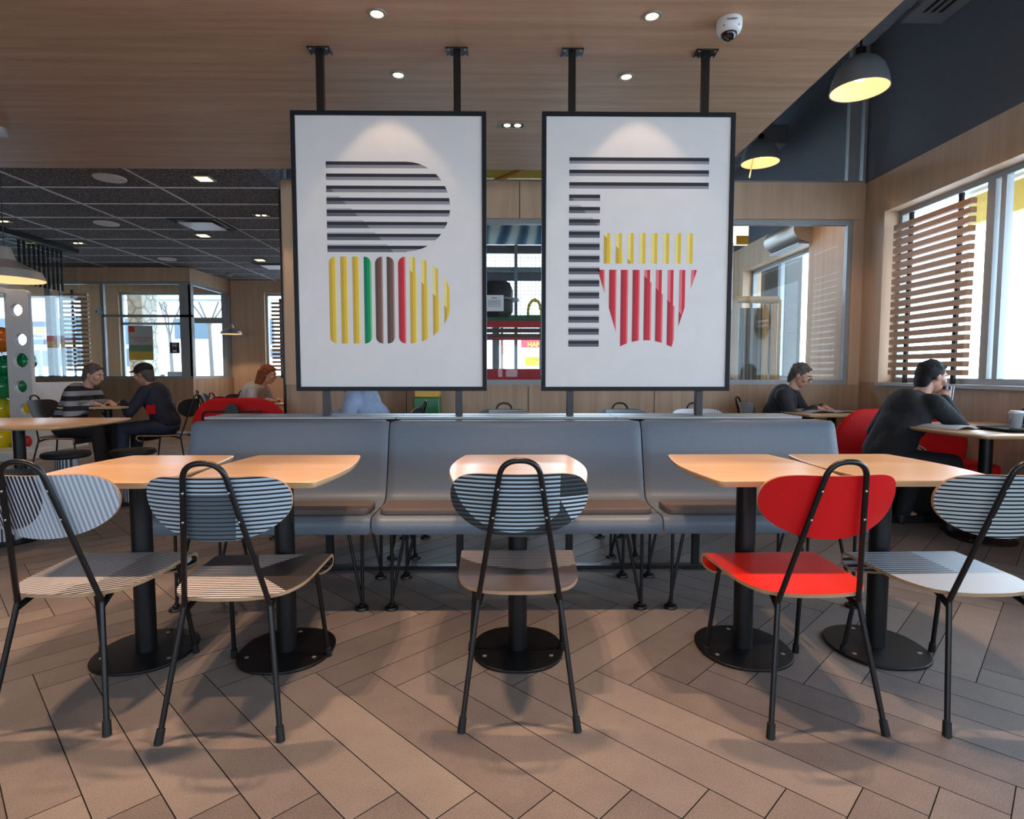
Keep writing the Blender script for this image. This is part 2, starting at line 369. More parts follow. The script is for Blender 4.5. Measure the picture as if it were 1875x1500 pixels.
window(9, 'y', xc, -3.2, 1.02, 2.80, YF+.06, YF+.13, [])
struct(obj('wall_left', BX(XL-.1, XL, -4, YV, -.05, ZD+.2), M['band']), 'far left wall')
struct(obj('wall_left', BX(-2.33, -2.312, YB+.12, 12.53, 0, ZD+.2), M['band']), 'partition beside the play room')
bm = bmesh.new(); box(bm, XL, XR+.12, -4.12, -4, 0, 1.0); box(bm, XL, XR+.12, -4.12, -4, 1.9, ZH); box(bm, XL, -6, -4.12, -4, 1.0, 1.9)
for x in (-4, -2, 0, 2): box(bm, x-.05, x+.05, -4.12, -4, 1.0, 1.9)
struct(obj('wall_front', bm, M['band']), 'window wall behind the viewer')
# outside: pavement, buildings, canopy
bm = bmesh.new(); box(bm, XL-1.6, XL-1.5, YV, YF+.15, 0, ZD); box(bm, XL-1.5, XL, YV, YV+.1, 0, ZD); struct(obj('wall_left', bm, M['band']), 'end wall of the vestibule')
struct(obj('floor', BX(XL-1.5, XL-.001, YV, YF+.1, -.05, -.001), M['tile']), 'vestibule floor')
struct(obj('floor', BX(-60, 60, -20, 80, -.35, -.2), M['asphalt']), 'pale pavement outside')
# ================================================================== TABLES
def table_outline(hw, bulge, y0, y1, cr=.03, n=14):
    pts = []
    for k in range(n+1):                       # right side, front to back
        s = k/n; pts.append((hw+bulge*math.sin(PI*s), y0+(y1-y0)*s))
    for k in range(n+1):
        s = k/n; pts.append((-hw-bulge*math.sin(PI*s), y1-(y1-y0)*s))
    return [tuple(p[:2]) for p in fillet([(0, y0, 0)]+[(x, y, 0) for x, y in pts]+[(0, y0, 0)], cr, 4)][:-1]
def table(x, y, label, group='pedestal tables along the grey bench', hw=.235, bulge=.04, dy=.335, h=.775, rz=0, base=.2, cat='table'):
    t = thing('pedestal_table', label, cat, (x, y, 0), rz, group)
    ol = table_outline(hw, bulge, -dy, dy); bm = bmesh.new(); inner = [(a*.965, b*.972) for a, b in ol]
    n = len(ol); r0 = [bm.verts.new((a, b, h-.024)) for a, b in inner]; r1 = [bm.verts.new((a, b, h-.010)) for a, b in ol]; r2 = [bm.verts.new((a, b, h-.002)) for a, b in ol]; r3 = [bm.verts.new((a*.992, b*.994, h)) for a, b in ol]
    bm.faces.new(r0[::-1]); bm.faces.new(r3)
    for a_, b_, mi in ((r0, r1, 1), (r1, r2, 1), (r2, r3, 0)):
        for k in range(n): bm.faces.new((a_[k], a_[(k+1) % n], b_[(k+1) % n], b_[k])).material_index = mi
    obj('tabletop', bm, [M['beech'], M['beech']], t, smooth=True)
    b = bmesh.new(); box(b, -.13, .13, -.2, .2, h-.030, h-.0245); prism(b, [(-.085, -.085), (.085, -.085), (.085, .085), (-.085, .085)], h-.045, h-.03)
    obj('mounting_plate', b, M['black'], t, bevel=.003)
    obj('column', LA([(.039, .012), (.039, h-.045)], seg=32), M['column'], t, smooth=True)
    ov = [(base*.95*math.copysign(abs(math.cos(a))**.86, math.cos(a)), base*math.copysign(abs(math.sin(a))**.92, math.sin(a))) for a in [2*PI*k/48 for k in range(48)]]
    bs = obj('base_plate', prism(bmesh.new(), ov, 0, .012), M['column'], t, bevel=.004)
    for k in range(3):
        a = PI/2+2*PI*k/3+PI/3*2; bm = LA([(.0085, .0115), (.0085, .0135), (.004, .0137)], base*.78*math.cos(a), base*.78*math.sin(a), 12)
        obj('screw', bm, M['steel'], bs)
    return t
for x, l in ((-1.486, 'beech pedestal table farthest left in the front row'), (-.904, 'beech pedestal table behind the chair with striped black and pale blue back'), (.055, 'narrow looking beech pedestal table straight ahead in the middle of the row'),
             (1.002, 'beech pedestal table behind the red chair'), (1.566, 'beech pedestal table at the right end of the front row')):
    table(x, 2.385, l)
# ================================================================== CHAIRS
def chair(x, y, rz, label, pback, pseat, group='wire frame chairs with bean shaped backs'):
    t = thing('dining_chair', label, 'chair', (x, y, 0), rz, group); K = M['black']; R = .0088
    knee = Vector((.1354, -.1952, .4096)); top = Vector((.0576, -.3233, .8615)); d = (top-knee).normalized()
    apex = .893
    pts = [Vector((.1354, -.1952, .4096)), Vector((.0555, top.y-.0095, apex)), Vector((-.0555, top.y-.0095, apex)), Vector((-knee.x, knee.y, knee.z))]
    path = fillet(pts, .054, 12)
    obj('back_frame', TB(path, R, 14), K, t, smooth=True)
    for s in (-1, 1):                                   # rear legs
        foot = Vector((s*.1886, -.2784, .0)); kn = Vector((s*knee.x, knee.y, knee.z)); e = (foot-kn).normalized()
        lg = obj('leg', TB([kn+Vector((0, -.004, .012)), kn, foot-e*.02], R, 14, fil=.01), K, t, smooth=True)
        obj('rubber_foot', TB([foot-e*.048, foot-e*.046, foot+Vector((0, 0, .001))], [.009, .0125, .0135], 14), M['rubber'], lg, smooth=True)
        foot = Vector((s*.1898, .2784, .0)); tp = Vector((s*.165, .205, .425)); e = (foot-tp).normalized()
        lg = obj('leg', TB([tp, foot-e*.02], R, 14), K, t, smooth=True)
        obj('rubber_foot', TB([foot-e*.040, foot-e*.038, foot+Vector((0, 0, .001))], [.009, .0125, .0135], 14), M['rubber'], lg, smooth=True)
    bm = bmesh.new()
    for s in (-1, 1):
        tube(bm, [(s*.1354, -.1952, .392), (s*.125, -.13, .415), (s*.12, -.05, .420), (s*.15, .18, .420), (s*.165, .205, .418)], [.0105, .010, .008, .008, .009], 10)
    tube(bm, [(-.125, .0, .417), (.125, .0, .417)], .008, 10)
    obj('seat_frame', bm, K, t, smooth=True)
    # backrest
    oc = [(0, .845), (.08, .8455), (.135, .8445), (.178, .836), (.207, .816), (.2215, .785), (.2225, .752), (.213, .721), (.190, .692), (.155, .667), (.108, .647), (.055, .636), (0, .632)]
    oc = oc + [(-a, b) for a, b in oc[-2:0:-1]]
    P = [Vector((a, 0, b)) for a, b in oc]; n = len(P); sm = []
    for i in range(n):
        p0, p1, p2, p3 = P[i-1], P[i], P[(i+1) % n], P[(i+2) % n]
        for k in range(3):
            q = k/3; sm.append(.5*((2*p1)+(p2-p0)*q+(2*p0-5*p1+4*p2-p3)*q*q+(3*p1-p0-3*p2+p3)*q**3))
    cz = .742; rr = [1, .993, .96, .86, .7, .5, .3, .12]
    def yb(x_, z_): return -.1952-.2835*(z_-.4096)+.0092+1.3*x_*x_
    bm = bmesh.new(); n = len(sm); th = .011
    fr, bk = [], []
    for q in rr:
        fr.append([bm.verts.new((p.x*q, yb(p.x*q, cz+(p.z-cz)*q)+th, cz+(p.z-cz)*q)) for p in sm])
        bk.append([bm.verts.new((p.x*q, yb(p.x*q, cz+(p.z-cz)*q), cz+(p.z-cz)*q)) for p in sm])
    for rg in (fr, bk):
        for a, b in zip(rg, rg[1:]):
            for k in range(n): bm.faces.new((a[k], a[(k+1) % n], b[(k+1) % n], b[k]))
        bm.faces.new(rg[-1])
    for k in range(n): bm.faces.new((fr[0][k], bk[0][k], bk[0][(k+1) % n], fr[0][(k+1) % n])).material_index = 1
    br = obj('backrest', bm, [pback, M['ply']], t, smooth=True)
    for s in (-1, 1):
        for z_ in (.705, .80):
            q = (z_-.4096)/(.8615-.4096); xx = knee.x+(top.x-knee.x)*q; yy = knee.y+(top.y-knee.y)*q
            obj('screw', ball(bmesh.new(), Vector((s*xx, yy-.0085, z_)), .0042, 8, s=(1, .5, 1)), M['steel'], br)
    # seat: flat outline in (x, s), the front edge waterfalls down
    oc = [(0, -.215), (.06, -.213), (.12, -.200), (.165, -.172), (.195, -.125), (.2115, -.06), (.2165, .01), (.219, .09), (.222, .17), (.2235, .24), (.221, .30), (.20, .335), (.16, .35), (.08, .353), (0, .353)]
    oc = oc + [(-a, b) for a, b in oc[-2:0:-1]]
    P = [Vector((a, b, 0)) for a, b in oc]; n = len(P); sm = []
    for i in range(n):
        p0, p1, p2, p3 = P[i-1], P[i], P[(i+1) % n], P[(i+2) % n]
        for k in range(2):
            q = k/2; sm.append(.5*((2*p1)+(p2-p0)*q+(2*p0-5*p1+4*p2-p3)*q*q+(3*p1-p0-3*p2+p3)*q**3))
    def fold(x_, s_, h_):
        r0 = .034; s0 = .225; z0 = .4405-.20*x_*x_*0 - .05*max(0, .12-abs(s_))*.25
        if s_ <= s0: return Vector((x_, s_, z0+h_))
        a = min((s_-s0)/r0, 2.6); ext = max(0, (s_-s0)-2.6*r0)
        c_ = Vector((x_, s0+(r0+h_)*math.sin(a), z0-r0+(r0+h_)*math.cos(a)))
        return c_ + Vector((0, math.cos(a)*ext, -math.sin(a)*ext))
    # build as a grid clipped to the outline: rows in s, columns across the width
    ss = sorted(set([round(-.215+.0215*k, 4) for k in range(20)]+[.225, .236, .247, .258, .269, .28, .291, .302, .313, .324, .335, .344, .353]+[-.2148, -.213, -.21, -.205, -.2]))
    def half(s_):
        best = 0
        for i in range(len(sm)):
            a, b = sm[i], sm[(i+1) % len(sm)]
            if (a.y-s_)*(b.y-s_) <= 0 and abs(a.y-b.y) > 1e-9:
                best = max(best, a.x+(b.x-a.x)*(s_-a.y)/(b.y-a.y))
        return best
    bm = bmesh.new(); NX = 12; top_, bot_ = [], []
    for s_ in ss:
        h = half(s_); h = max(h, .002)
        top_.append([bm.verts.new(fold(-h+2*h*k/NX, s_, 0)) for k in range(NX+1)]); bot_.append([bm.verts.new(fold(-h+2*h*k/NX, s_, -.012)) for k in range(NX+1)])
    for g_ in (top_, bot_):
        for a, b in zip(g_, g_[1:]):
            for k in range(NX): bm.faces.new((a[k], a[k+1], b[k+1], b[k])).material_index = 0
    for (a, b), (c_, d_) in zip(zip(top_, top_[1:]), zip(bot_, bot_[1:])):
        for k in (0, NX): bm.faces.new((a[k], b[k], d_[k], c_[k])).material_index = 1
    for a, b in ((top_[0], bot_[0]), (top_[-1], bot_[-1])):
        for k in range(NX): bm.faces.new((a[k], a[k+1], b[k+1], b[k])).material_index = 1
    obj('seat', bm, [pseat, M['ply']], t, smooth=True)
    return t
LB, MB_, DK = (176, 192, 204), (84, 96, 104), (20, 22, 24)
D2 = ((84, 98, 108), (72, 84, 93), (26, 30, 34))
p1b = print_mat('print_pale_vertical', 'xz', math.radians(5), .0128, (190, 198, 206), (150, 158, 168), (138, 146, 156), (.25, .5), ('circle', -.10, .80, .135), cols2=((186, 188, 198), (110, 108, 122), (34, 32, 36)), duty2=(.45, .6), plainmask=('half', (-1.1, 1, .585), (1.0, 1, .69)), plaincol=(186, 196, 204))
p1s = print_mat('print_diagonal_seat', 'xy', math.radians(-62), .0205, (196, 194, 196), (150, 148, 150), (104, 102, 106), (.35, .5), ('half', (-1, .15, -.03)), cols2=((206, 204, 206), (120, 118, 120), (24, 22, 24)), duty2=(.5, .62), plainmask=('half', (-1, -.3, .13), (1, .0, .06), (0, 1, .13), (0, -1, .12)), plaincol=(170, 168, 172))
p2b = print_mat('print_blue_horizontal', 'xz', PI/2, .0142, LB, MB_, DK, (.30, .46), ('half', (-1, 0, .095), (1, -.12, -.02), (0, 1, .79)), cols2=D2, duty2=(.22, .4))
p2s = print_mat('print_horizontal_seat', 'xy', PI/2, .0172, (232, 226, 226), (150, 142, 140), (18, 17, 18), (.4, .52), ('half', (-1, .7, .04), (-1, -.9, -.03)), cols2=((74, 66, 62), (50, 46, 44), (26, 24, 24)), plainmask=('half', (1, .4, .03), (0, -1, -.10)), plaincol=(40, 36, 38))
p3b = print_mat('print_dark_circle', 'xz', PI/2, .0142, (74, 84, 90), (46, 54, 58), (22, 26, 28), (.3, .62), ('half', (1, 0, .134), (-1, 0, .3)), plainmask=None)
p3b = print_mat('print_dark_half_moon', 'xz', PI/2, .0142, (66, 76, 82), (44, 52, 56), (22, 26, 28), (.3, .62), ('circle', -.02, .845, .197, (1, 0, .128)), cols2=((176, 194, 204), (60, 72, 78), (26, 30, 32)), duty2=(.3, .52), mask3=('half', (-1, -.55, -.545), (0, 1, .765)), cols3=((196, 210, 218), (60, 72, 78), (22, 26, 28)), duty3=(.3, .5))
p3s = print_mat('print_dark_arc_seat', 'xy', PI/2, .0172, (98, 84, 76), (64, 56, 52), (38, 34, 32), (.35, .6), ('circle', .045, .34, .33), cols2=((196, 188, 186), (90, 84, 82), (36, 33, 33)), duty2=(.38, .52), mask3=('half', (1, -.7, .135), (-1, -.7, .055), (0, 1, -.155)), cols3=((236, 226, 216), (90, 84, 82), (20, 18, 18)), duty3=(.4, .5))
p5b = print_mat('print_white_black_horizontal', 'xz', PI/2, .0138, (176, 188, 190), (176, 188, 190), (14, 14, 16), (.38, .40), ('half', (-1, 0, -.02), (0, -1, -.795), (-.5, 1, .86)), cols2=((52, 60, 62), (44, 50, 52), (18, 20, 20)))
p5s = print_mat('print_plain_seat_stripes', 'xy', PI/2, .0205, (170, 182, 192), (170, 182, 192), (158, 170, 180), (.3, .4), ('half', (1, .0, .04), (0, -1, .03)), cols2=((180, 190, 198), (96, 104, 112), (40, 44, 48)), duty2=(.4, .6))
chair(-1.464, 2.096, .014, 'chair at far left with a pale vertically striped back and diagonal striped seat', p1b, p1s)
chair(-.902, 2.058, .029, 'chair second from left, pale blue and black horizontal stripes on the back', p2b, p2s)
chair(.05, 2.101, -.005, 'chair in the middle of the front row, dark back with a pale striped half moon', p3b, p3s)
chair(1.026, 2.062, .027, 'plain bright red chair with black wire frame', M['red'], M['red_seat'])
chair(1.595, 2.063, .022, 'chair at right edge, white and black striped back with plain pale seat', p5b, p5s)
chair(.0, 4.64, PI, 'dark chair beyond the bench, its striped back showing between the two posters', p3b, p3s, 'chairs beyond the bench')
chair(.985, 4.64, PI, 'dark striped chair beyond the bench under the middle of the right poster', p3b, p3s, 'chairs beyond the bench')
p8 = print_mat('print_white_thin_vertical', 'xz', 0, .0125, (222, 220, 224), (200, 198, 204), (120, 118, 130), (.3, .4))
chair(1.62, 4.64, PI, 'white striped chair beyond the bench near the right end of the right poster', p8, p5s, 'chairs beyond the bench')
# ================================================================== BENCHES
PROF = [(2.705, .400), (2.694, .405), (2.688, .420), (2.686, .445), (2.690, .464), (2.702, .478), (2.722, .486), (2.76, .487), (2.86, .484), (2.95, .483), (3.00, .486), (3.035, .496), (3.058, .516), (3.072, .548), (3.09, .61), (3.125, .73), (3.158, .84), (3.166, .862), (3.178, .880), (3.198, .891), (3.23, .893), (3.285, .893)]
def bench(xa, xb, legs, label, group, mirror=False, pad=None):
    cx = (xa+xb)/2; t = thing('bench_module', label, 'bench', (cx, 2.95 if not mirror else 3.89, 0), PI if mirror else 0, group)
    s_ = [0]
    for a, b in zip(PROF, PROF[1:]): s_.append(s_[-1]+math.dist(a, b))
    tot = s_[-1]; r = .035; bm = bmesh.new(); F, B = [], []; n = len(PROF); hw = (xb-xa)/2
    for i, (y, z) in enumerate(PROF):
        a, b = PROF[max(0, i-1)], PROF[min(n-1, i+1)]; ty, tz = b[0]-a[0], b[1]-a[1]; l = math.hypot(ty, tz); ny, nz = tz/l, -ty/l   # towards the inside (back/below)
        d = min(s_[i], max(0, tot-s_[i]-.06)); dx = .003 + (r-math.sqrt(max(0, r*r-(r-d)**2)) if d < r else 0)
        xs_ = [-hw+dx, -hw+dx+.006]+[(-hw+.05)+(2*hw-.1)*k/8 for k in range(9)]+[hw-dx-.006, hw-dx]
        F.append([bm.verts.new((x, y-2.95 + (ny*.004 if k in (0, len(xs_)-1) else 0), z + (nz*.004 if k in (0, len(xs_)-1) else 0))) for k, x in enumerate(xs_)])
        B.append([bm.verts.new((x, y-2.95+ny*.02, z+nz*.02)) for x in xs_])
    m = len(F[0])
    for G in (F, B):
        for a, b in zip(G, G[1:]):
            for k in range(m-1): bm.faces.new((a[k], a[k+1], b[k+1], b[k]))
    for k in (0, m-1):
        for i in range(n-1): bm.faces.new((F[i][k], F[i+1][k], B[i+1][k], B[i][k]))
    for i in (0, n-1):
        for k in range(m-1): bm.faces.new((F[i][k], F[i][k+1], B[i][k+1], B[i][k]))
    obj('shell', bm, M['shell'], t, smooth=True)
    if pad:
        a, b = pad[0]-cx, pad[1]-cx; z0 = .4895; bm = bmesh.new()
        out = [(a, -.225), (b, -.225), (b-.012, -.03), (a+.012, -.03)]; o2 = [(p.x, p.y) for p in fillet([Vector((cxx, cyy, 0)) for cxx, cyy in [((a+b)/2, -.225)]+[(b, -.225), (b+.0, -.03), (a, -.03), (a, -.225)]+[((a+b)/2, -.225)]], .045, 5)][:-1]
        n2 = len(o2); cxm, cym = (a+b)/2, -.1275; lv = []
        for k, z_ in ((.995, z0), (1, z0+.006), (1, z0+.018), (.992, z0+.024), (.975, z0+.027)):
            lv.append([bm.verts.new((cxm+(x-cxm)*(1-(1-k)*.25), cym+(y-cym)*(1-(1-k)*1.6), z_)) for x, y in o2])
        for u, v in zip(lv, lv[1:]):
            for k in range(n2): bm.faces.new((u[k], u[(k+1) % n2], v[(k+1) % n2], v[k]))
        bm.faces.new(lv[0][::-1]); bm.faces.new(lv[-1]); obj('seat_pad', bm, M['vinyl'], t, smooth=True)
    for lx, sgn in legs:
        for ly in (-.14, .30):
            x = (lx-cx); bm = bmesh.new()
            lathe(bm, [(.012, .030), (.016, .026), (.016, .018), (.030, .014), (.033, .008), (.033, .0), ], x, ly, 20)
            tube(bm, [(x+.004, ly, .02), (x+.006, ly+.005, .47 if ly < 0 else .455)], .0078, 10)
            tube(bm, [(x-.004*sgn, ly+.004, .02), (x+sgn*.085, ly+.03, .47 if ly < 0 else .46)], .0078, 10)
            tube(bm, [(x-.05, ly+.01, .459), (x+.05+sgn*.04, ly+.01, .459)], .008, 8)
            obj('leg', bm, M['black'], t, smooth=True)
S1, S2, E1, E2 = -.622, .744, -1.690, 1.812
for mir in (False, True):
    gx = lambda x: x
    g_ = 'grey bench modules facing the viewer' if not mir else 'grey bench modules facing away'
    for a, b, legs, lab, pd in ((E1, S1, [(-1.60, 1), (S1-.076, -1)], 'left', (-1.66, -.640)), (S1, S2, [(S1+.069, 1), (S2-.075, -1)], 'middle', (-.592, .704)), (S2, E2, [(S2+.075, 1), (1.72, -1)], 'right', (.772, 1.78))):
        if mir: legs = [((a+b)-x, s) for x, s in legs]; 
        bench(a, b, legs, ('%s moulded grey bench module facing the viewer' % lab) if not mir else ('%s grey bench module facing away, behind the front bench' % lab), g_, mir, None if mir else pd)
for y0, y1, l in ((3.292, 3.376, 'thin metal capping strip in front of the poster poles'), (3.424, 3.548, 'thin metal capping strip behind the poster poles')):
    bm = bmesh.new(); box(bm, -1.68, -.61, y0, y1, .894, .908); box(bm, -.607, .63, y0, y1, .894, .908); box(bm, .633, 1.69, y0, y1, .894, .908)
    tag(obj('capping_strip', bm, M['alu'], bevel=.002), l, 'strip')
# ================================================================== POSTERS
bm = bmesh.new(); box(bm, -1.08, 1.19, 3.375, 3.425, 0, .022)
for x in (-1.025, -.258, .385, 1.132): box(bm, x-.07, x+.07, 3.36, 3.44, .0, .010)
tag(obj('floor_rail', bm, M['black'], bevel=.002), 'flat black steel rail on the floor under the bench', 'rail')
YP = 3.338
INK = [('ink_charcoal', (44, 46, 54)), ('ink_grey', (140, 140, 148)), ('ink_mid_grey', (98, 100, 106)), ('ink_yellow', (226, 190, 62)), ('ink_mustard', (200, 166, 64)), ('ink_pale_yellow', (236, 222, 140)), ('ink_green', (0, 150, 92)), ('ink_dark_green', (0, 122, 84)), ('ink_brown', (112, 84, 74)), ('ink_dark_brown', (92, 70, 64)), ('ink_red', (206, 46, 58)), ('ink_dark_red', (168, 48, 60)), ('ink_pink', (226, 120, 126)), ('ink_light_green', (120, 190, 130)), ('ink_light_brown', (160, 130, 118)), ('ink_pale_grey', (176, 178, 182))]
INKM = [plain(n_, c_, .5, 0, .25) for n_, c_ in INK]; IX = {n_[4:]: i+1 for i, (n_, c_) in enumerate(INK)}
def quad(bm, x0, x1, z0, z1, ink, lim=None, cut='v', n=10, Y=YP, lift=.0006):
    """strip clipped by lim(); cut 'h': lim(z)->(xa,xb); cut 'v': lim(x)->(za,zb)"""
    a_, b_ = [], []
    for k in range(n+1):
        q = k/n
        if cut == 'h':
            z = z0+(z1-z0)*q; la, lb = lim(z) if lim else (x0, x1); xa, xb = max(x0, la), min(x1, lb)
            if xb <= xa: xa = xb = None
            if xa is None: continue
            a_.append((xa, z)); b_.append((xb, z))
        else:
            x = x0+(x1-x0)*q; la, lb = lim(x) if lim else (z0, z1); za, zb = max(z0, la), min(z1, lb)
            if zb <= za: continue
            a_.append((x, za)); b_.append((x, zb))
    if len(a_) < 2: return
    va = [bm.verts.new((p[0], Y-lift, p[1])) for p in a_]; vb = [bm.verts.new((p[0], Y-lift, p[1])) for p in b_]
    for k in range(len(va)-1):
        bm.faces.new((va[k], va[k+1], vb[k+1], vb[k])).material_index = IX[ink]
def poster(xa, xb, za, zb, label, polex, art):
    t = thing('poster_stand', label, 'poster', ((xa+xb)/2, 3.36, za), 0, 'hanging framed posters')
    off = Vector(((xa+xb)/2, 3.36, za)); fw = .024
    bm = bmesh.new(); box(bm, xa, xb, 3.33, 3.376, za, za+fw); box(bm, xa, xb, 3.33, 3.376, zb-fw, zb); box(bm, xa, xa+fw, 3.33, 3.376, za+fw, zb-fw); box(bm, xb-fw, xb, 3.33, 3.376, za+fw, zb-fw)
    bm.transform(Matrix.Translation(-off)); obj('frame', bm, M['frame'], t, bevel=.0015)
    bm = bmesh.new(); box(bm, xa+fw, xb-fw, YP, 3.372, za+fw, zb-fw); bm.normal_update(); art(bm); bm.transform(Matrix.Translation(-off))
    me = bpy.data.meshes.new('print_panel'); bm.to_mesh(me); bm.free(); obj('print_panel', me, [M['panel']]+INKM, t)
    for x in polex:
        bm = BX(x-.0195, x+.0195, 3.3815, 3.4205, .013, 2.944); bm.transform(Matrix.Translation(-off)); p = obj('pole', bm, M['black'], t, bevel=.002)
        bm = BX(x-.062, x+.062, 3.360, 3.442, 2.943, 2.9495); bm.transform(Matrix.Translation(-off)); obj('ceiling_plate', bm, M['black'], p, bevel=.001)
        for sx in (-.045, .045):
            for sy in (3.372, 3.43):
                bm = LA([(.006, 2.9385), (.006, 2.9435)], x+sx, sy, 8); bm.transform(Matrix.Translation(-off)); obj('screw', bm, M['steel'], p)
def artB(bm):
    xl_ = ony(598, 380, YP).x; xr = ony(824, 370, YP).x; zt = ony(600, 295.5, YP).z; zb = ony(602, 460, YP).z
    r = (zt-zb)/2; zc = (zt+zb)/2; cx = xr-r; k = (zt-zb)/(748-101)
    lim = lambda z: (xl_, cx+math.sqrt(max(0, r*r-(z-zc)**2)))
    for i in range(8):
        z = zt-(i*86.6)*k
        quad(bm, xl_, 9, z-24*k, z, 'charcoal', lim, 'h'); quad(bm, xl_, 9, z-47*k, z-24*k, 'grey', lim, 'h')
        if i >= 2:
            e = xl_+(35+(i-2)*86)*k
            dg = lambda zz, e=e, z=z: (xl_, min(lim(zz)[1], e+(z-24*k-zz)))
            quad(bm, xl_, 9, z-47*k, z-24*k, 'mid_grey', dg, 'h', lift=.001)
            if i >= 3: quad(bm, xl_, 9, z, z+11*k, 'pale_grey', lambda zz, e=e, z=z: (xl_, e-35*k+16*k+(z-zz)), 'h', 4, lift=.001)
    zt2 = ony(640, 470, YP).z; zb2 = ony(640, 629, YP).z; h = zt2-zb2; zc2 = (zt2+zb2)/2; k = h/(1417-790); X = lambda p: xl_+(p-85)*k*1.0; r2 = h/2; xr2 = ony(826, 549, YP).x; cx2 = xr2-r2
    def capL(x0, x1):                     # rounded left edge
        rr = 50*k
        return lambda x: ((zb2+rr-math.sqrt(max(0, rr*rr-(x0+rr-x)**2))), (zt2-rr+math.sqrt(max(0, rr*rr-(x0+rr-x)**2)))) if x < x0+rr else (zb2, zt2)
    def capR(x0, x1):
        rr = 50*k
        return lambda x: ((zb2+rr-math.sqrt(max(0, rr*rr-(x-(x1-rr))**2))), (zt2-rr+math.sqrt(max(0, rr*rr-(x-(x1-rr))**2)))) if x > x1-rr else (zb2, zt2)
    Y3 = ('mustard', 'yellow', 'pale_yellow')
    for p0, p1, f, cols in ((92, 147, capL, Y3), (176, 230, None, Y3), (262, 315, None, Y3), (345, 400, capR, ('dark_green', 'green', 'light_green')), (427, 482, capL, ('dark_brown', 'brown', 'light_brown')), (511, 566, capR, ('dark_brown', 'brown', 'light_brown')), (594, 648, capL, ('dark_red', 'red', 'pink'))):
        a, b = X(p0), X(p1); lm = f(a, b) if f else None; q = [a, a+(b-a)*.42, a+(b-a)*.8, b]
        for j in range(3): quad(bm, q[j], q[j+1], zb2, zt2, cols[j], lm, 'v', 14)
    circ = lambda x: (zc2-math.sqrt(max(0, r2*r2-max(0, x-cx2)**2)), zc2+math.sqrt(max(0, r2*r2-max(0, x-cx2)**2)))
    for j, p0 in enumerate((679, 762, 845, 927)):
        a = X(p0); zd = zt2-(95+84*j)*k
        quad(bm, a, a+20*k, zb2, zt2, 'pale_yellow', lambda x: (max(circ(x)[0], zd-(x-a)), circ(x)[1]), 'v')
        quad(bm, a, a+20*k, zb2, zt2, 'mustard', lambda x: (circ(x)[0], min(circ(x)[1], zd-(x-a))), 'v')
        quad(bm, a+20*k, a+40*k, zb2, zt2, 'yellow', circ, 'v')
        if j < 3: quad(bm, a+40*k, a+52*k, zb2, zt2, 'pale_yellow', lambda x: (circ(x)[0], min(circ(x)[1], zd-35*k)), 'v')
def artF(bm):
    xl_ = ony(1042, 380, YP).x; xr = ony(1298, 320, YP).x; xs_ = ony(1098, 450, YP).x; zt = ony(1045, 288, YP).z; zb = ony(1041, 635, YP).z; k = (zt-zb)/(1440-72)
    for i in range(16):
        z = zt-i*88.2*k; x1 = xr if i < 3 else xs_
        quad(bm, xl_, x1, z-25*k, z, 'charcoal', None, 'h', 1); quad(bm, xl_, x1, z-45*k, z-25*k, 'grey', None, 'h', 1)
        if i >= 3:
            e = xl_+(20+(i-3)*87)*k
            quad(bm, xl_, x1, z-45*k, z-25*k, 'mid_grey', lambda zz, e=e, z=z: (xl_, e+(z-25*k-zz)), 'h', 4, lift=.001)
            if i >= 4: quad(bm, xl_, x1, z, z+11*k, 'pale_grey', lambda zz, e=e, z=z: (xl_, e-12*k+(z-zz)), 'h', 4, lift=.001)
    X = lambda p: xl_+(p-89)*k; Z = lambda p: zt-(p-72)*k
    for j in range(8):
        a = X(347+87*j); hw = 22*k
        d0 = Z(612+(14 if j == 0 else (92 if j == 1 else (182 if j == 2 else 999))))
        quad(bm, a, a+hw, Z(832), Z(612), 'pale_yellow', None, 'v', 1)
        if j < 3: quad(bm, a, a+hw, Z(832), Z(612), 'mustard', lambda x, a=a, d0=d0: (Z(832), d0-(x-a)), 'v', 3, lift=.001)
        quad(bm, a+hw, a+2*hw, Z(832), Z(612), 'yellow', None, 'v', 1)
        if j < 2: quad(bm, a+2*hw, a+2.5*hw, Z(832), Z(665+86*j), 'pale_yellow', None, 'v', 1)
    def bot(x):
        p = 89+(x-xl_)/k
        l = 877+(p-302)/.306 if p < 470 else 9999
        r_ = 877+(1036-p)/.318 if p > 850 else 9999
        a = 1392+48*((p-660)/192)**2
        return Z(min(l, r_, a)), Z(877)
    for j, p0 in enumerate((300, 387, 473, 560, 646, 732, 819, 905, 992)):
        a = X(p0); zd = Z(920+(j-4)*87)
        if j < 4:
            for q0, q1, c in ((0, 22, 'dark_red'), (22, 44, 'red'), (44, 55, 'pink')): quad(bm, a+q0*k, a+q1*k, Z(1445), Z(877), c, bot, 'v', 8)
        else:
            quad(bm, a, a+22*k, Z(1445), Z(877), 'pink', lambda x: (max(bot(x)[0], zd-(x-a)), Z(877)), 'v', 6)
            quad(bm, a, a+22*k, Z(1445), Z(877), 'dark_red', lambda x: (bot(x)[0], min(Z(877), zd-(x-a))), 'v', 6)
            quad(bm, a+22*k, a+44*k, Z(1445), Z(877), 'red', bot, 'v', 8)
            if j < 7: quad(bm, a+44*k, a+55*k, Z(1445), Z(877), 'pink', lambda x: (bot(x)[0], min(Z(877), zd-45*k)), 'v', 6)
p0, p1 = ony(537, 460, 3.33), ony(890.5, 460, 3.33)
poster(ony(529, 202, 3.33).x+.004, ony(890, 203, 3.33).x, ony(700, 716, 3.33).z, ony(700, 202.5, 3.33).z, 'left hanging poster with a striped letter of black, yellow, green and red bars', (-1.025, -.262), artB)
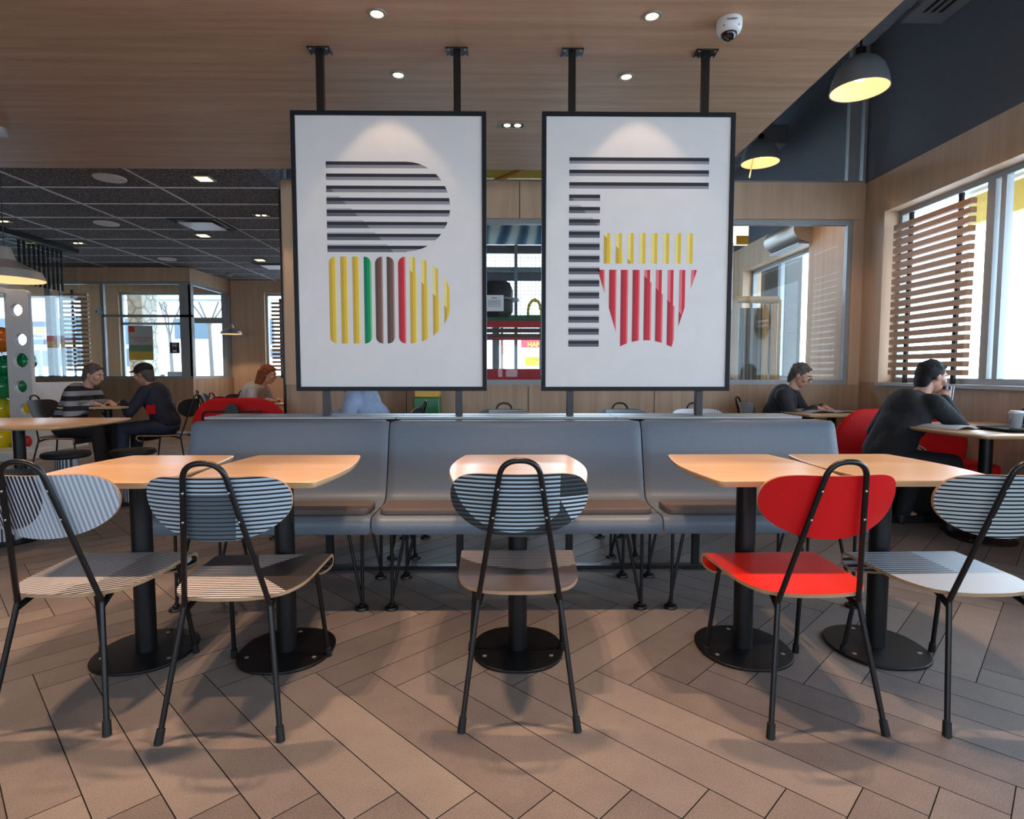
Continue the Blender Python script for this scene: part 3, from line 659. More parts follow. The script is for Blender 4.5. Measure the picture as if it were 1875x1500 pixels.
poster(ony(992.5, 300, 3.33).x, ony(1349, 204, 3.33).x-.003, ony(1150, 716, 3.33).z, ony(1150, 204.5, 3.33).z, 'right hanging poster with black bars and a red striped fries box', (.382, 1.132), artF)
# ================================================================== CEILING FITTINGS
def spot(parent, loc, e, col=(1, .65, .41), size=80, blend=.25, r=.018, aim=None):
    l = bpy.data.lights.new('spot', 'SPOT'); l.energy = e; l.color = col; l.spot_size = math.radians(size); l.spot_blend = blend; l.shadow_soft_size = r
    o = bpy.data.objects.new('light', l); C.objects.link(o); o.parent = parent; o.location = loc
    if aim: o.rotation_euler = Vector((0, 0, -1)).rotation_difference(Vector(aim)).to_euler()
    return o
def twin(x, y, z, label, e=DOWN, k=1.0, size=60, group='twin recessed downlights'):
    t = thing('twin_downlight', label, 'ceiling light', (x, y, z), 0, group)
    bm = bmesh.new()
    for a in ((-.095, .095, -.052, -.040), (-.095, .095, .040, .052), (-.095, -.080, -.040, .040), (.080, .095, -.040, .040)): box(bm, *a, -.006, -.0005)
    obj('trim_frame', bm, M['alu'], t); obj('recess', BX(-.08, .08, -.04, .04, -.003, -.0006), M['black'], t)
    for s in (-.038, .038):
        obj('lamp', LA([(.020, -.0065), (.024, -.0035), (.024, -.003)], s, 0, 20), M['lamp'], t, smooth=True)
        if e: spot(t, (s*1.3, 0, -.02), e*.5, size=size, blend=.5)
    return t
twin(.061, 4.387, ZS, 'twin downlight in the wood ceiling between the two posters', 40)
for x in (-2.3, -1.12, .05, 1.24): twin(x, 2.08, ZS, 'twin downlight in the wood ceiling above the front tables, out of view', DOWN)
def eye(x, y, label, e=SPOT, aim=None, size=70):
    t = thing('round_downlight', label, 'ceiling light', (x, y, ZS), 0, 'round recessed downlights')
    obj('ring', LA([(.048, -.0005), (.047, -.005), (.034, -.006), (.030, -.001)], seg=32, caps=False), M['alu'], t, smooth=True)
    obj('lamp', LA([(.029, -.003), (.029, -.0015)], seg=24), M['lamp'], t)
    spot(t, (0, 0, -.02), e, size=size, aim=aim); return t
eye(-.635, 3.065, 'round downlight in front of the left poster', aim=(0, .02, -1)); eye(.747, 3.066, 'round downlight in front of the right poster', aim=(0, .02, -1))
eye(-.638, 3.672, 'round downlight just behind the left poster poles'); eye(.744, 3.674, 'round downlight just behind the right poster poles')
# security camera
t = thing('security_camera', 'white dome security camera on the wood ceiling', 'camera', (1.150, 3.10, ZS), math.radians(-8))
obj('housing', LA([(.062, -.0005), (.064, -.012), (.063, -.040), (.056, -.058), (.043, -.066)], seg=36), M['white'], t, smooth=True)
for a in (-2.2, -.9): obj('screw', ball(bmesh.new(), Vector((.0605*math.cos(a), .0605*math.sin(a), -.047)), .0035, 8), M['black'], t)
obj('lens_dome', ball(bmesh.new(), Vector((0, 0, -.066)), .040, 24, s=(1, 1, .85)), plain('smoked_dome', (18, 18, 22), .05, 0, .9), t, smooth=True)
text_mesh('maker_mark', 'HIKVISION', .011, M['black'], t, (0, -.0645, -.030))
# pendants
def cone_pendant(x, y, zc, zb, r, label):
    t = thing('pendant_lamp', label, 'pendant lamp', (x, y, zb), 0, 'aluminium cone pendants'); h = .236*r/.24
    pr = [(r, 0), (r*.90, h*.26), (r*.52, h*.46), (r*.28, h*.60), (r*.24, h*.74), (r*.17, h*.98), (r*.16, h)]
    bm = LA(pr, seg=48, mi=0, caps=False); lathe(bm, [(a-.004, b-.003) for a, b in pr[:4]]+[(.0, h*.62)], seg=48, mi=1, caps=False); lathe(bm, [(0.001, h), (r*.16, h)], seg=48, caps=False)
    me = bpy.data.meshes.new('shade'); bm.to_mesh(me); bm.free(); obj('shade', me, [M['steel'], M['lampin']], t, smooth=True)
    obj('bulb', ball(bmesh.new(), Vector((0, 0, h*.34)), .035*r/.24, 14), M['lampbulb'], t, smooth=True)
    obj('cord', TB([(0, 0, h-.002), (0, 0, zc-zb-.045)], .003, 8), M['black'], t); obj('canopy', LA([(.06, zc-zb-.045), (.06, zc-zb-.0005)], seg=28), M['steel'], t, smooth=True)
    spot(t, (0, 0, h*.2), 25, size=120, r=.03)
cone_pendant(-3.73, 4.49, ZS, 1.848, .245, 'large aluminium cone pendant over the left table')
cone_pendant(-5.35, 11.63, ZD, 1.888, .20, 'small aluminium cone pendant hanging by the entrance glazing')
def dome_pendant(x, y, z, r, label):
    t = thing('dome_pendant_lamp', label, 'pendant lamp', (x, y, z), 0, 'dark dome pendants')
    pr = [(r, 0), (r*.985, r*.18), (r*.93, r*.45), (r*.80, r*.78), (r*.60, r*1.02), (r*.36, r*1.17), (r*.16, r*1.22)]
    bm = LA(pr, seg=48, mi=0, caps=False); lathe(bm, [(a-.005, max(b-.004, .0)) for a, b in pr[:6]]+[(0.001, r*1.17)], seg=48, mi=1, caps=False); me = bpy.data.meshes.new('shade'); bm.to_mesh(me); bm.free()
    obj('shade', me, [M['darkmetal'], M['lampin']], t, smooth=True); obj('rim', TB([(r*math.cos(a*PI/24), r*math.sin(a*PI/24), 0) for a in range(49)], .004, 8), M['darkmetal'], t, smooth=True)
    obj('bulb', ball(bmesh.new(), Vector((0, 0, r*.55)), .05, 14), M['lampbulb'], t, smooth=True)
    obj('stem', TB([(0, 0, r*1.2), (0, 0, ZH-z)], .009, 10), M['black'], t); obj('cap', LA([(.035, r*1.21), (.035, r*1.21+.06)], seg=20), M['black'], t, smooth=True)
    spot(t, (0, 0, r*.4), 60, size=130, r=.05)
dome_pendant(2.72, 4.6, 3.31, .205, 'dark grey dome pendant hanging in front of the dark wall')
dome_pendant(2.88, 6.72, 3.50, .205, 'dome pendant seen through the upper glass in the play room')
# dark ceiling fittings
for px_, py_, l in ((201, 327, 'nearest to the viewer'), (195, 410, 'in the middle'), (306, 475, 'farthest from the viewer')):
    p = onz(px_, py_, ZD); tag(obj('ceiling_speaker', LA([(.145, .008), (.140, -.004), (.120, -.006)], seg=36), M['white'], None, smooth=True, loc=p), 'round white ceiling speaker, '+l+' of the three', 'speaker', 'round ceiling speakers')
for px_, py_, l in ((373, 327, 'nearest square downlight in the dark ceiling'), (372, 431, 'square downlight in the middle of the dark ceiling'), (476, 476, 'square downlight farthest back beside the partition')):
    p = onz(px_, py_, ZD); t = thing('square_downlight', l, 'ceiling light', p, 0, 'square downlights')
    obj('trim_frame', BX(-.09, .09, -.09, .09, -.006, .006), M['alu_w'], t); obj('lamp', BX(-.06, .06, -.06, .06, -.009, -.006), M['lamp'], t); spot(t, (0, 0, -.03), 30, size=110)
for px_, py_, l in ((478, 394, 'twin downlight in the dark ceiling near the partition'), (143, 445, 'twin downlight in the dark ceiling by the hanging glass'), (5, 405, 'twin downlight at the left edge of the dark ceiling')):
    p = onz(px_, py_, ZD); twin(p.x, p.y, p.z, l, 20)
def vent(p, s, label):
    t = thing('ceiling_vent', label, 'vent', p, 0, 'square air vents'); bm = bmesh.new()
    for a in ((-s, s, -s, -s+.05), (-s, s, s-.05, s), (-s, -s+.05, -s+.05, s-.05), (s-.05, s, -s+.05, s-.05)): box(bm, *a, -.012, .006)
    obj('outer_frame', bm, M['frame'], t); obj('face_plate', BX(-s+.09, s-.09, -s+.09, s-.09, -.03, -.02), M['white'], t, bevel=.004); obj('recess', BX(-s+.05, s-.05, -s+.05, s-.05, -.001, .004), M['black'], t)
vent(onz(372, 411, ZD), .30, 'square ceiling vent with pale plate in the middle of the dark ceiling'); vent(onz(505, 487, ZD), .30, 'square ceiling vent far back next to the partition')
# ducts in the high strip
def duct(y0, y1, x, z, label):
    t = thing('air_duct', label, 'duct', (x, y0, z), 0, 'dark air ducts'); bm = bmesh.new(); L_ = y1-y0
    n = int(L_/.16)
    for k in range(n):
        a, b = L_*k/n, L_*(k+1)/n; tube(bm, [(0, a, .0), (0, a+.004, 0), (0, b-.008, 0), (0, b-.002, 0)], [.19, .184, .184, .19], 28)
    obj('round_duct', bm, M['navy'], t, smooth=True)
    bm = bmesh.new(); box(bm, .10, .42, .1, L_-.35, -.20, .02); obj('slot_diffuser', bm, M['navy'], t, bevel=.004)
    bm = bmesh.new()
    for q in (.17, .23, .29): box(bm, q, q+.025, .2, L_-.5, -.204, -.199)
    obj('slot', bm, M['black'], t)
duct(1.2, 5.05, 2.98, 4.06, 'dark round duct with slotted diffuser above the dome pendant')
duct(7.15, 9.0, 3.02, 4.12, 'dark round duct with slotted diffuser seen through the upper glass')
t = thing('acrylic_ceiling_panel', 'pale round ended panel hanging beside the edge of the wood ceiling', 'panel', (2.50, 3.9, 3.62)); bm = bmesh.new()
prism(bm, [(a, b) for a, b in rrect(-.10, .10, -.55, .50, .09)], 0, .02); obj('panel', bm, M['white'], t)
for yy in (-.4, .35): obj('hanger_wire', TB([(0, yy, .02), (0, yy, ZH-3.62)], .003, 6), M['steel'], t)
# ================================================================== RIGHT WINDOW
t = thing('slat_screen', 'horizontal wooden slat screen in front of the right window', 'screen', (XR+.08, 5.4, 1.1))
off = Vector((XR+.08, 5.4, 1.1))
for k in range(20):
    z = 2.585-.0755*k; bm = BX(XR+.045, XR+.10, 4.93, 5.90, z-.024, z+.024); bm.transform(Matrix.Translation(-off)); obj('slat', bm, M['slat'], t, bevel=.002)
for y in (5.12, 5.74):
    bm = BX(XR+.101, XR+.125, y-.02, y+.02, SZ, 2.70); bm.transform(Matrix.Translation(-off)); obj('upright', bm, M['frame'], t)
t = thing('window_sign', 'round grey rimmed sign hanging in the window at the right edge', 'sign', (XR-.01, 3.98, 1.885)); RT = Matrix.Rotation(PI/2, 4, 'Y')
def disc_x(bm, r0, r1, x0, x1, a0=0, a1=2*PI, n=48, z0=-9, z1=9):
    ring = []
    for k in range(n+1):
        a = a0+(a1-a0)*k/n; ring.append([bm.verts.new((x, r*math.cos(a), max(z0, min(z1, r*math.sin(a))))) for x in (x0, x1) for r in (r0, r1)])
    for p, q in zip(ring, ring[1:]):
        for i, j in ((0, 1), (1, 3), (3, 2), (2, 0)): bm.faces.new((p[i], p[j], q[j], q[i]))
    return bm
obj('rim', disc_x(bmesh.new(), .235, .255, -.012, .012), M['darkmetal'], t); 
bm = bmesh.new(); poly = [(.225*math.cos(PI*k/24), .225*math.sin(PI*k/24)) for k in range(25)]
prism(bm, [(a, b) for a, b in poly if b > .028], -.006, .006, T=lambda a, b, c: (c, a, b)); obj('upper_segment', bm, M['slat'], t)
bm = bmesh.new(); prism(bm, [(a, -b) for a, b in poly if b > .045], -.006, .006, T=lambda a, b, c: (c, a, b)); obj('lower_segment', bm, M['navy'], t)
bm = BX(-.008, .008, -.236, .236, -.02, .005); obj('bar', bm, M['navy'], t); obj('bar', BX(-.01, .01, -.236, .236, -.044, -.024), M['alu_w'], t)
obj('hanging_wire', TB([(0, 0, .255), (0, 0, 2.77-1.885)], .002, 6), M['steel'], t)
# ================================================================== FURNITURE AROUND
table(3.32, 3.97, 'beech pedestal table with tray and cup beside the right window', 'tables by the windows', .42, .05, .48)
table(3.08, 5.46, 'beech pedestal table with an open newspaper in the far right corner', 'tables by the windows', .36, .05, .28)
table(-3.72, 4.52, 'large beech table at the left edge with round stools', 'tables by the windows', .60, .08, .42, base=.26)
table(ony(196, 700, 6.75).x, 6.75, 'beech table between the two blurred diners on the left', 'tables by the windows', .34, .05, .33)
table(ony(535, 730, 7.3).x, 7.3, 'beech table beside the auburn haired person', 'tables by the windows', .30, .05, .28)
striped = print_mat('print_stool_stripes', 'xz', 0, .022, (200, 204, 210), (120, 124, 130), (36, 38, 42), (.4, .55))
def stool(x, y, label):
    t = thing('round_stool', label, 'stool', (x, y, 0), 0, 'round stools at the left table')
    obj('seat', LA([(.165, .425), (.180, .437), (.182, .455), (.172, .470), (.120, .476)], seg=40), M['rubber'], t, smooth=True)
    obj('pedestal', LA([(.085, .012), (.085, .425)], seg=36), striped, t, smooth=True); obj('base_plate', LA([(.20, 0), (.20, .008), (.19, .012)], seg=40), M['column'], t, smooth=True)
p = onz(121, 828, .47); stool(p.x, p.y, 'black round stool with striped pedestal, right of the table column at left')
stool(-3.30, 5.22, 'black round stool mostly hidden behind the farthest left pedestal table'); stool(-3.42, 4.02, 'black round stool behind the back of the far left chair')
def settee(x, y, rz, label, wd=1.15, bracket=False):
    t = thing('red_settee', label, 'settee', (x, y, 0), rz, 'red settees'); t.scale = (1, 1, 1.06 if bracket else 1); hw = wd/2
    out = [(-hw, .40), (hw, .40)]+[(hw-.30+.30*math.cos(a), .56+.29*math.sin(a)) for a in [PI/2*k/10 for k in range(11)]]+[(-hw+.30-.30*math.cos(a), .56+.29*math.sin(a)) for a in [PI/2*(10-k)/10 for k in range(11)]]
    cx_, cz_ = 0, .6; bm = bmesh.new(); lv = []
    for q, yy in ((.94, -.035), (.985, -.02), (1, 0), (.985, .02), (.94, .035)):
        lv.append([bm.verts.new((a*q, .0+yy-.35*0 + .10*(b-.4)*-1 - .22*(a/hw)**2*.5, cz_+(b-cz_)*(1-(1-q)*2.2))) for a, b in out])
    for a, b in zip(lv, lv[1:]):
        for k in range(len(out)): bm.faces.new((a[k], a[(k+1) % len(out)], b[(k+1) % len(out)], b[k]))
    bm.faces.new(lv[0]); bm.faces.new(lv[-1]); bm.transform(Matrix.Translation((0, -.0, 0)))
    obj('backrest', bm, M['redfab'], t, smooth=True)
    for s in (-1, 1):
        obj('piping', TB([(s*(hw-.14), -.22*.5*((hw-.14)/hw)**2-.10*(z-.4)-.040, z) for z in (.45, .55, .65, .78)], .004, 6), M['ply'], t, smooth=True)
    obj('seat', prism(bmesh.new(), rrect(-hw+.04, hw-.04, -.58, -.06, .1), .33, .45), M['redfab'], t, bevel=.02)
    obj('plinth', BX(-hw+.1, hw-.1, -.50, -.10, .0, .06), M['black'], t); obj('pedestal', BX(-hw+.2, hw-.2, -.42, -.16, .06, .33), M['black'], t)
    if bracket:
        yb_ = lambda z: .045-.10*(z-.4)
        obj('handle', TB([(-.28, yb_(.5), .5), (-.28, .058, .73), (.28, .058, .73), (.28, yb_(.5), .5)], .011, 10, fil=.05), M['black'], t, smooth=True)
        bm = LA([(.065, -.012), (.065, .012)], seg=28); bm.transform(Matrix.Translation((0, .062, .735)) @ Matrix.Rotation(PI/2, 4, 'X')); obj('disc', bm, M['black'], t, smooth=True)
    return t
p = ony(1667, 760, 4.72); settee(p.x-.04, 4.90, 0, 'red settee behind the right window table', 1.12)
p = ony(429, 730, 5.75); settee(p.x, 5.75, PI+.05, 'red settee seen from behind with a black handle, left of the bench', .94, True)
dkl = plain('charcoal_laminate', (44, 44, 48), .5)
p = ony(385, 740, 7.6); chair(p.x+.05, 7.9, PI*.9, 'plain charcoal chair beyond the red settee', dkl, dkl, 'dark chairs in the left part'); p = ony(330, 740, 7.2); chair(p.x-.1, 8.5, -PI*.4, 'plain charcoal chair turned sideways behind the dark jacket', dkl, dkl, 'dark chairs in the left part')
# table things on the right
t = thing('serving_tray', 'black serving tray on the right window table', 'tray', (3.40, 3.78, .7755)); obj('tray_body', prism(bmesh.new(), rrect(-.20, .20, -.14, .14, .04), 0, .006), M['rubber'], t)
bm = bmesh.new(); o1, o2 = rrect(-.20, .20, -.14, .14, .04), rrect(-.215, .215, -.155, .155, .05)
va = [[bm.verts.new((a, b, z)) for a, b in q] for q, z in ((o1, .002), (o2, .020), (rrect(-.211, .211, -.151, .151, .05), .020), (rrect(-.197, .197, -.137, .137, .04), .005))]
for a, b in zip(va, va[1:]):
    for k in range(len(a)): bm.faces.new((a[k], a[(k+1) % len(a)], b[(k+1) % len(a)], b[k]))
obj('rim', bm, M['rubber'], t, smooth=True)
t = thing('paper_cup', 'white ribbed paper cup on the black tray', 'cup', (3.42, 3.86, .7825)); obj('cup_body', LA([(.028, 0), (.031, .004), (.040, .098), (.042, .10)], seg=28), print_mat('cup_ribs', 'xz', 0, .006, (225, 225, 225), (200, 200, 202), (180, 180, 184)), t, smooth=True); obj('lid', LA([(.043, .1), (.043, .108), (.038, .112), (.036, .118), (.03, .118)], seg=28), M['white'], t, smooth=True)
def sheet(x, y, z, w_, d_, rz, label, name='newspaper', cat='newspaper'):
    t = thing(name, label, cat, (x, y, z), rz)
    for s in (-1, 1):
        bm = bmesh.new(); n = 8; a_ = [[bm.verts.new((s*w_/2*k/n, yy, .001+.018*math.sin(PI*k/n)*(.6 if s > 0 else 1)+h_)) for k in range(n+1)] for h_ in (0, .0025) for yy in (-d_/2, d_/2)]
        for a, b in ((a_[0], a_[1]), (a_[2], a_[3]), (a_[0], a_[2]), (a_[1], a_[3])):
            for k in range(n): bm.faces.new((a[k], a[k+1], b[k+1], b[k]))
        for k in (0, n): bm.faces.new((a_[0][k], a_[1][k], a_[3][k], a_[2][k]))
        obj('page', bm, M['newsprint'], t, smooth=True)
nt = NT('newsprint'); x_, y_, z_ = nt.xyz(); nt.l.new(nt.ramp(nt.math('FRACT', nt.math('MULTIPLY', y_, 70)), [(0, srgb(120, 120, 124)), (.45, srgb(205, 205, 205))], 'CONSTANT'), nt.b.inputs['Base Color']); M['newsprint'] = nt.m
sheet(3.06, 5.55, .776, .50, .34, .1, 'open newspaper lying in front of the reader in the far right corner')
sheet(3.10, 3.98, .776, .34, .28, .3, 'folded paper lying left of the black tray', 'paper_sheet', 'paper')
t = thing('shoulder_bag', 'small black bag standing on the right window table', 'bag', (3.72, 4.05, .7755)); bm = ball(bmesh.new(), Vector((0, 0, .075)), .1, 20, s=(1.15, .6, .75)); obj('bag_body', bm, M['rubber'], t, smooth=True); obj('strap', TB([(-.09, 0, .10), (-.05, 0, .17), (.05, 0, .17), (.09, 0, .10)], .006, 8, fil=.04), M['black'], t, smooth=True)
# ================================================================== LEFT: hanging glass, fins, balloon box
XG = -6.63
t = thing('hanging_glass_screen', 'frameless glass screen hanging under a dark rail at left', 'glass screen', (XG, 8.0, 1.05)); off = Vector((XG, 8.0, 1.05))
bm = BX(XG-.05, XG+.05, 6.6, 9.3, 2.985, ZD-.001); bm.transform(Matrix.Translation(-off)); obj('top_rail', bm, M['rubber'], t)
for a, b, zl in ((6.6, 8.27, 2.26), (8.28, 9.3, 1.001)):
    bm = BX(XG-.006, XG+.006, a, b, zl, 2.985); bm.transform(Matrix.Translation(-off)); obj('glass_panel', bm, M['glass2'], t)
tag(obj('half_wall', BX(XG-.06, XG+.06, 8.28, 9.3, 0, 1.0), M['white'], None, bevel=.004), 'low pale half wall under the hanging glass screen', 'half wall')
for k in range(10):
    y = 8.50+k*.088; o = obj('vertical_fin', BX(-.013, .013, -.012, .012, 0, .62), M['rubber'], None, loc=(XG-.22, y, 2.40)); tag(o, 'black vertical fin hanging behind the glass screen at left', 'fin', 'black vertical fins')
tag(obj('fin_carrier', BX(XG-.24, XG-.20, 8.42, 9.38, 3.02, ZD-.001), M['rubber'], None), 'dark carrier bar holding the black fins', 'bar')
# perforated end panel and balloons
t = thing('balloon_stand', 'white stand with a perforated side panel full of balloons', 'stand', (-6.62, 7.85, 0)); YP2 = 7.85
q = [ony(10, 533, YP2), ony(52, 541, YP2), ony(68, 822, YP2), ony(27, 830, YP2)]
c0 = (q[0]+q[1]+q[2]+q[3])/4; holes = []
for hx, hy, hr in ((33, 568, 11.5), (41, 622, 11.5), (41, 660, 14), (41, 708, 12), (49, 749, 10.5), (53, 808, 12)):
    p = ony(hx, hy, YP2); holes.append((p.x+6.62, p.z, hr/FPX*YP2))
wl, wr = ony(14, 680, YP2).x+6.62, ony(60, 680, YP2).x+6.62; sh = .0; z0_, z1_ = .12, 2.22
wl, wr = q[0].x+6.62, q[2].x+6.62
ol = [(a + (.06 if b > 1.2 else -.0)*0, b) for a, b in rrect(wl, wr, z0_, z1_, .05)]
o = holed('side_panel', ol, [(min(max(a, wl+r+.03), wr-r-.03), b, r) for a, b, r in holes], .05, M['white'], t); o.rotation_euler = (PI/2, 0, 0)
obj('top_panel', BX(wl-.95, wl+.04, -.35, .02, z1_-.055, z1_), M['white'], t, bevel=.01); obj('base_panel', BX(wl-.95, wr, -.30, .3, .0, .119), M['white'], t, bevel=.01)
obj('back_post', BX(wl-.95, wl-.90, -.05, .0, .12, z1_-.055), M['white'], t)
BC = {'orange': (240, 120, 20), 'green': (0, 140, 80), 'yellow': (236, 214, 20), 'red': (205, 20, 25)}
BM_ = {k: plain('balloon_'+k, v, .12, 0, .7) for k, v in BC.items()}
cnt = {}
for bx, by, br, cn, lb in ((2, 622, 21, 'orange', 'orange balloon at the top of the white stand'), (12, 672, 20, 'green', 'green balloon below the orange one'), (46, 662, 17, 'green', 'green balloon filling the third round hole'), (2, 708, 21, 'green', 'green balloon cut by the left edge of the photo'), (36, 706, 19, 'green', 'green balloon behind the fourth round hole'),
                            (2, 748, 19, 'yellow', 'yellow balloon at the left edge above the table top'), (36, 748, 20, 'yellow', 'yellow balloon behind the fifth round hole'), (2, 800, 22, 'yellow', 'yellow balloon low on the stand under the table top level'), (52, 806, 15, 'red', 'red balloon behind the lowest round hole')):
    Yb = YP2+.32+(.12 if by in (706, 672, 748) else 0); p = ony(bx, by, Yb); r = br/FPX*Yb*1.02
    t2 = thing('balloon', lb, 'balloon', p, 0, 'balloons in the white stand'); bm = bmesh.new(); ball(bm, Vector((0, 0, 0)), r, 24, s=(1, 1, 1.06)); obj('balloon_body', bm, BM_[cn], t2, smooth=True)
    obj('knot', LA([(.004, -r*1.05), (.010, -r*1.05-.018)], seg=10), BM_[cn], t2); obj('string', TB([(0, 0, -r*1.05-.01), (.01, 0, -r*1.05-.16)], .0012, 5), M['white'], t2)
# slat screens in the left windows
def slats(x0, x1, y, z0, z1, n, up, label, dx=None):
    t = thing('slat_screen', label, 'screen', ((x0+x1)/2, y, z0)); off = Vector(((x0+x1)/2, y, z0))
    for k in range(n):
        z = z0+(z1-z0)*(k+.5)/n; bm = BX(x0, x1, y-.025, y+.025, z-.022, z+.022); bm.transform(Matrix.Translation(-off)); obj('slat', bm, M['slat'], t)
    for x in up:
        bm = BX(x-.02, x+.02, y+.026, y+.045, 1.02, z1+.06); bm.transform(Matrix.Translation(-off)); obj('upright', bm, M['frame'], t)
slats(px(500, YF), px(530, YF)+.3, YF-.06, 1.15, 2.62, 18, [px(515, YF), px(515, YF)+.4], 'wooden slat screen in the window beside the partition')
slats(px(102, YV), px(148, YV), YV+.22, 1.15, 2.62, 18, [px(116, YV)], 'dark slat screen in the far left window, behind the hanging glass')
# window poster, notices
t = thing('window_poster', 'poster with red French lettering on the entrance window', 'poster', ony(257, 628, YF-.0)); t.location.y = YF+.02
hw, hh = (ony(280, 628, YF).x-ony(235, 628, YF).x)/2, (ony(257, 597, YF).z-ony(257, 660, YF).z)/2
obj('sheet', BX(-hw, hw, -.003, .003, -hh, hh), plain('poster_grey', (168, 172, 172), .6), t)
obj('yellow_band', BX(-hw, hw, -.006, -.0032, -hh, -hh*.50), plain('poster_yellow', (206, 166, 50), .6), t); obj('picture_band', BX(-hw, hw, -.006, -.0032, -hh*.499, -hh*.12), plain('poster_picture', (96, 128, 96), .6), t)
obj('red_mark', BX(-hw*.96, -hw*.48, -.006, -.0032, hh*.62, hh*.96), M['red'], t); obj('orange_line', BX(-hw*.96, -hw*.28, -.006, -.0032, hh*.55, hh*.60), M['beech'], t)
text_mesh('lettering', 'Choisissez un livre', .062, M['red'], t, (.01, -.0045, hh*.24)); text_mesh('lettering', 'ou un jouet!', .062, M['red'], t, (.01, -.0045, hh*.09))
t = thing('door_notice', 'small black opening hours notice on the entrance window', 'notice', ony(319, 637, YF)); t.location.y = YF+.02
obj('sheet', BX(-.10, .10, -.003, .003, -.115, .115), M['rubber'], t)
for z in (.085, .055, .035): obj('print_line', BX(-.05, .05, -.005, -.0032, z-.007, z+.007), M['white'], t)
obj('print_line', BX(-.09, .05, -.005, -.0032, -.006, .002), M['alu_w'], t); obj('print_mark', BX(-.04, .04, -.005, -.0032, -.09, -.045), M['white'], t)
t = thing('door_opener_button', 'small white door opener box on the entrance frame', 'switch', (px(181, YV), YV-.0, ony(181, 570, YV).z)); obj('box', BX(-.03, .03, -.045, -.001, -.06, .06), M['white'], t); obj('symbol', BX(-.012, .012, -.047, -.0455, -.03, .01), M['navy'], t)
# ================================================================== PLAY ROOM
gap = lambda x, y, Y: ony(x, y, Y)
def slab(name, x0, y0, x1, y1, Y, d, mat, label, cat, group=None):
    a, b = ony(x0, y1, Y), ony(x1, y0, Y); o = obj(name, BX(a.x, b.x, Y, Y+d, a.z, b.z), mat); tag(o, label, cat, group); return o
mural = NT('mural_blue'); wv = mural.new('ShaderNodeTexWave'); mural.l.new(mural.obj(), wv.inputs[0]); wv.inputs['Scale'].default_value = 1.1; wv.inputs['Distortion'].default_value = 9; wv.inputs['Detail'].default_value = 2; wv.inputs['Detail Scale'].default_value = .7
mural.l.new(mural.ramp(wv.outputs['Fac'], [(0, srgb(60, 92, 128)), (.45, srgb(96, 140, 170)), (.62, srgb(150, 195, 210)), (.9, srgb(205, 222, 222))]), mural.b.inputs['Base Color'])
slab('mural_panel', 880, 408, 1000, 447, 7.3, .04, mural.m, 'blue painted panel across the top of the play room glazing between the posters', 'panel')
slab('header_beam', 880, 449, 1000, 463, 8.6, .08, M['navy'], 'upper dark cross beam of the play structure between the posters', 'beam', 'dark play beams')
slab('cross_beam', 880, 489, 1000, 497, 8.6, .08, M['darkmetal'], 'middle dark cross beam of the play structure between the posters', 'beam', 'dark play beams')
slab('cross_beam', 880, 497, 1000, 514, 8.85, .05, M['navy'], 'grey board under the middle cross beam of the play structure', 'beam', 'dark play beams')
a, b = ony(880, 520, 8.55), ony(944, 450, 8.55)
tag(obj('play_post', BX(b.x-.05+.03, b.x+.03, 8.5, 8.58, 0, 3.3), M['darkmetal'], None), 'dark upright post of the play structure', 'post')
slab('green_beam', 880, 577, 1000, 587, 8.2, .10, plain('play_green', (40, 98, 62), .5), 'green padded play beam between the posters', 'beam', 'padded play beams')
slab('red_beam', 880, 587.5, 1000, 599, 8.2, .10, plain('play_red', (180, 34, 40), .5), 'red padded play beam just under the green one', 'beam', 'padded play beams')
for a_, b_, l in ((601, 609, 'upper'), (611, 617.5, 'lower')): slab('brown_rail', 880, a_, 1000, b_, 8.2, .06, plain('rail_brown', (84, 66, 58), .6), '%s brown rail of the play structure between the posters' % l, 'rail', 'brown play rails')
slab('pink_rail', 880, 618, 1000, 622.5, 8.2, .06, plain('rail_pink', (168, 62, 74), .6), 'thin pinkish rail above the bright street view', 'rail')
slab('red_sill_pad', 880, 675.5, 1000, 701, 7.0, .12, plain('sill_red', (160, 14, 26), .35, 0, .5), 'red padded box below the street view between the posters', 'pad')
# net
bm = bmesh.new(); a, b = ony(880, 620, 8.9), ony(1000, 455, 8.9); x = a.x
while x < b.x: box(bm, x-.004, x+.004, 8.896, 8.904, a.z, b.z); x += .055
z = a.z
while z < b.z: box(bm, a.x, b.x, 8.906, 8.912, z-.004, z+.004); z += .055
tag(obj('safety_net', bm, M['navy']), 'fine safety net stretched behind the play structure beams', 'net')
t = thing('play_tube', 'black plastic play tube with a flat rim between the posters', 'play tube', ony(908, 545, 8.3)); bm = LA([(.20, -.28), (.24, -.2), (.24, .1), (.20, .2), (.10, .25)], seg=32); obj('tube_body', bm, M['rubber'], t, smooth=True); obj('rim', LA([(.33, -.05), (.34, -.03), (.25, -.01)], seg=32), M['darkmetal'], t, smooth=True)
obj('support_post', BX(-.05, .05, -.05, .05, -ony(915, 545, 8.3).z+.0, -.28), M['darkmetal'], t)
slab('play_canopy', 860, 300, 1010, 326, 7.6, .05, plain('play_yellow', (222, 198, 96), .6), 'yellow play canopy panel above the wood beam', 'panel')
tag(obj('canopy_strut', TB([ony(905, 332, 7.5), ony(985, 300, 7.5)], .03, 8), plain('play_orange', (190, 120, 30), .6)), 'slanting orange strut in front of the yellow canopy panel', 'strut')
t = thing('glass_notice', 'white framed notice taped on the play room glass', 'notice', ony(905, 555, 6.3)); t.location.y = YB+.012; w_, h_ = .10, .085
obj('sheet', BX(-w_, w_, -.003, .002, -h_, h_), M['white'], t)
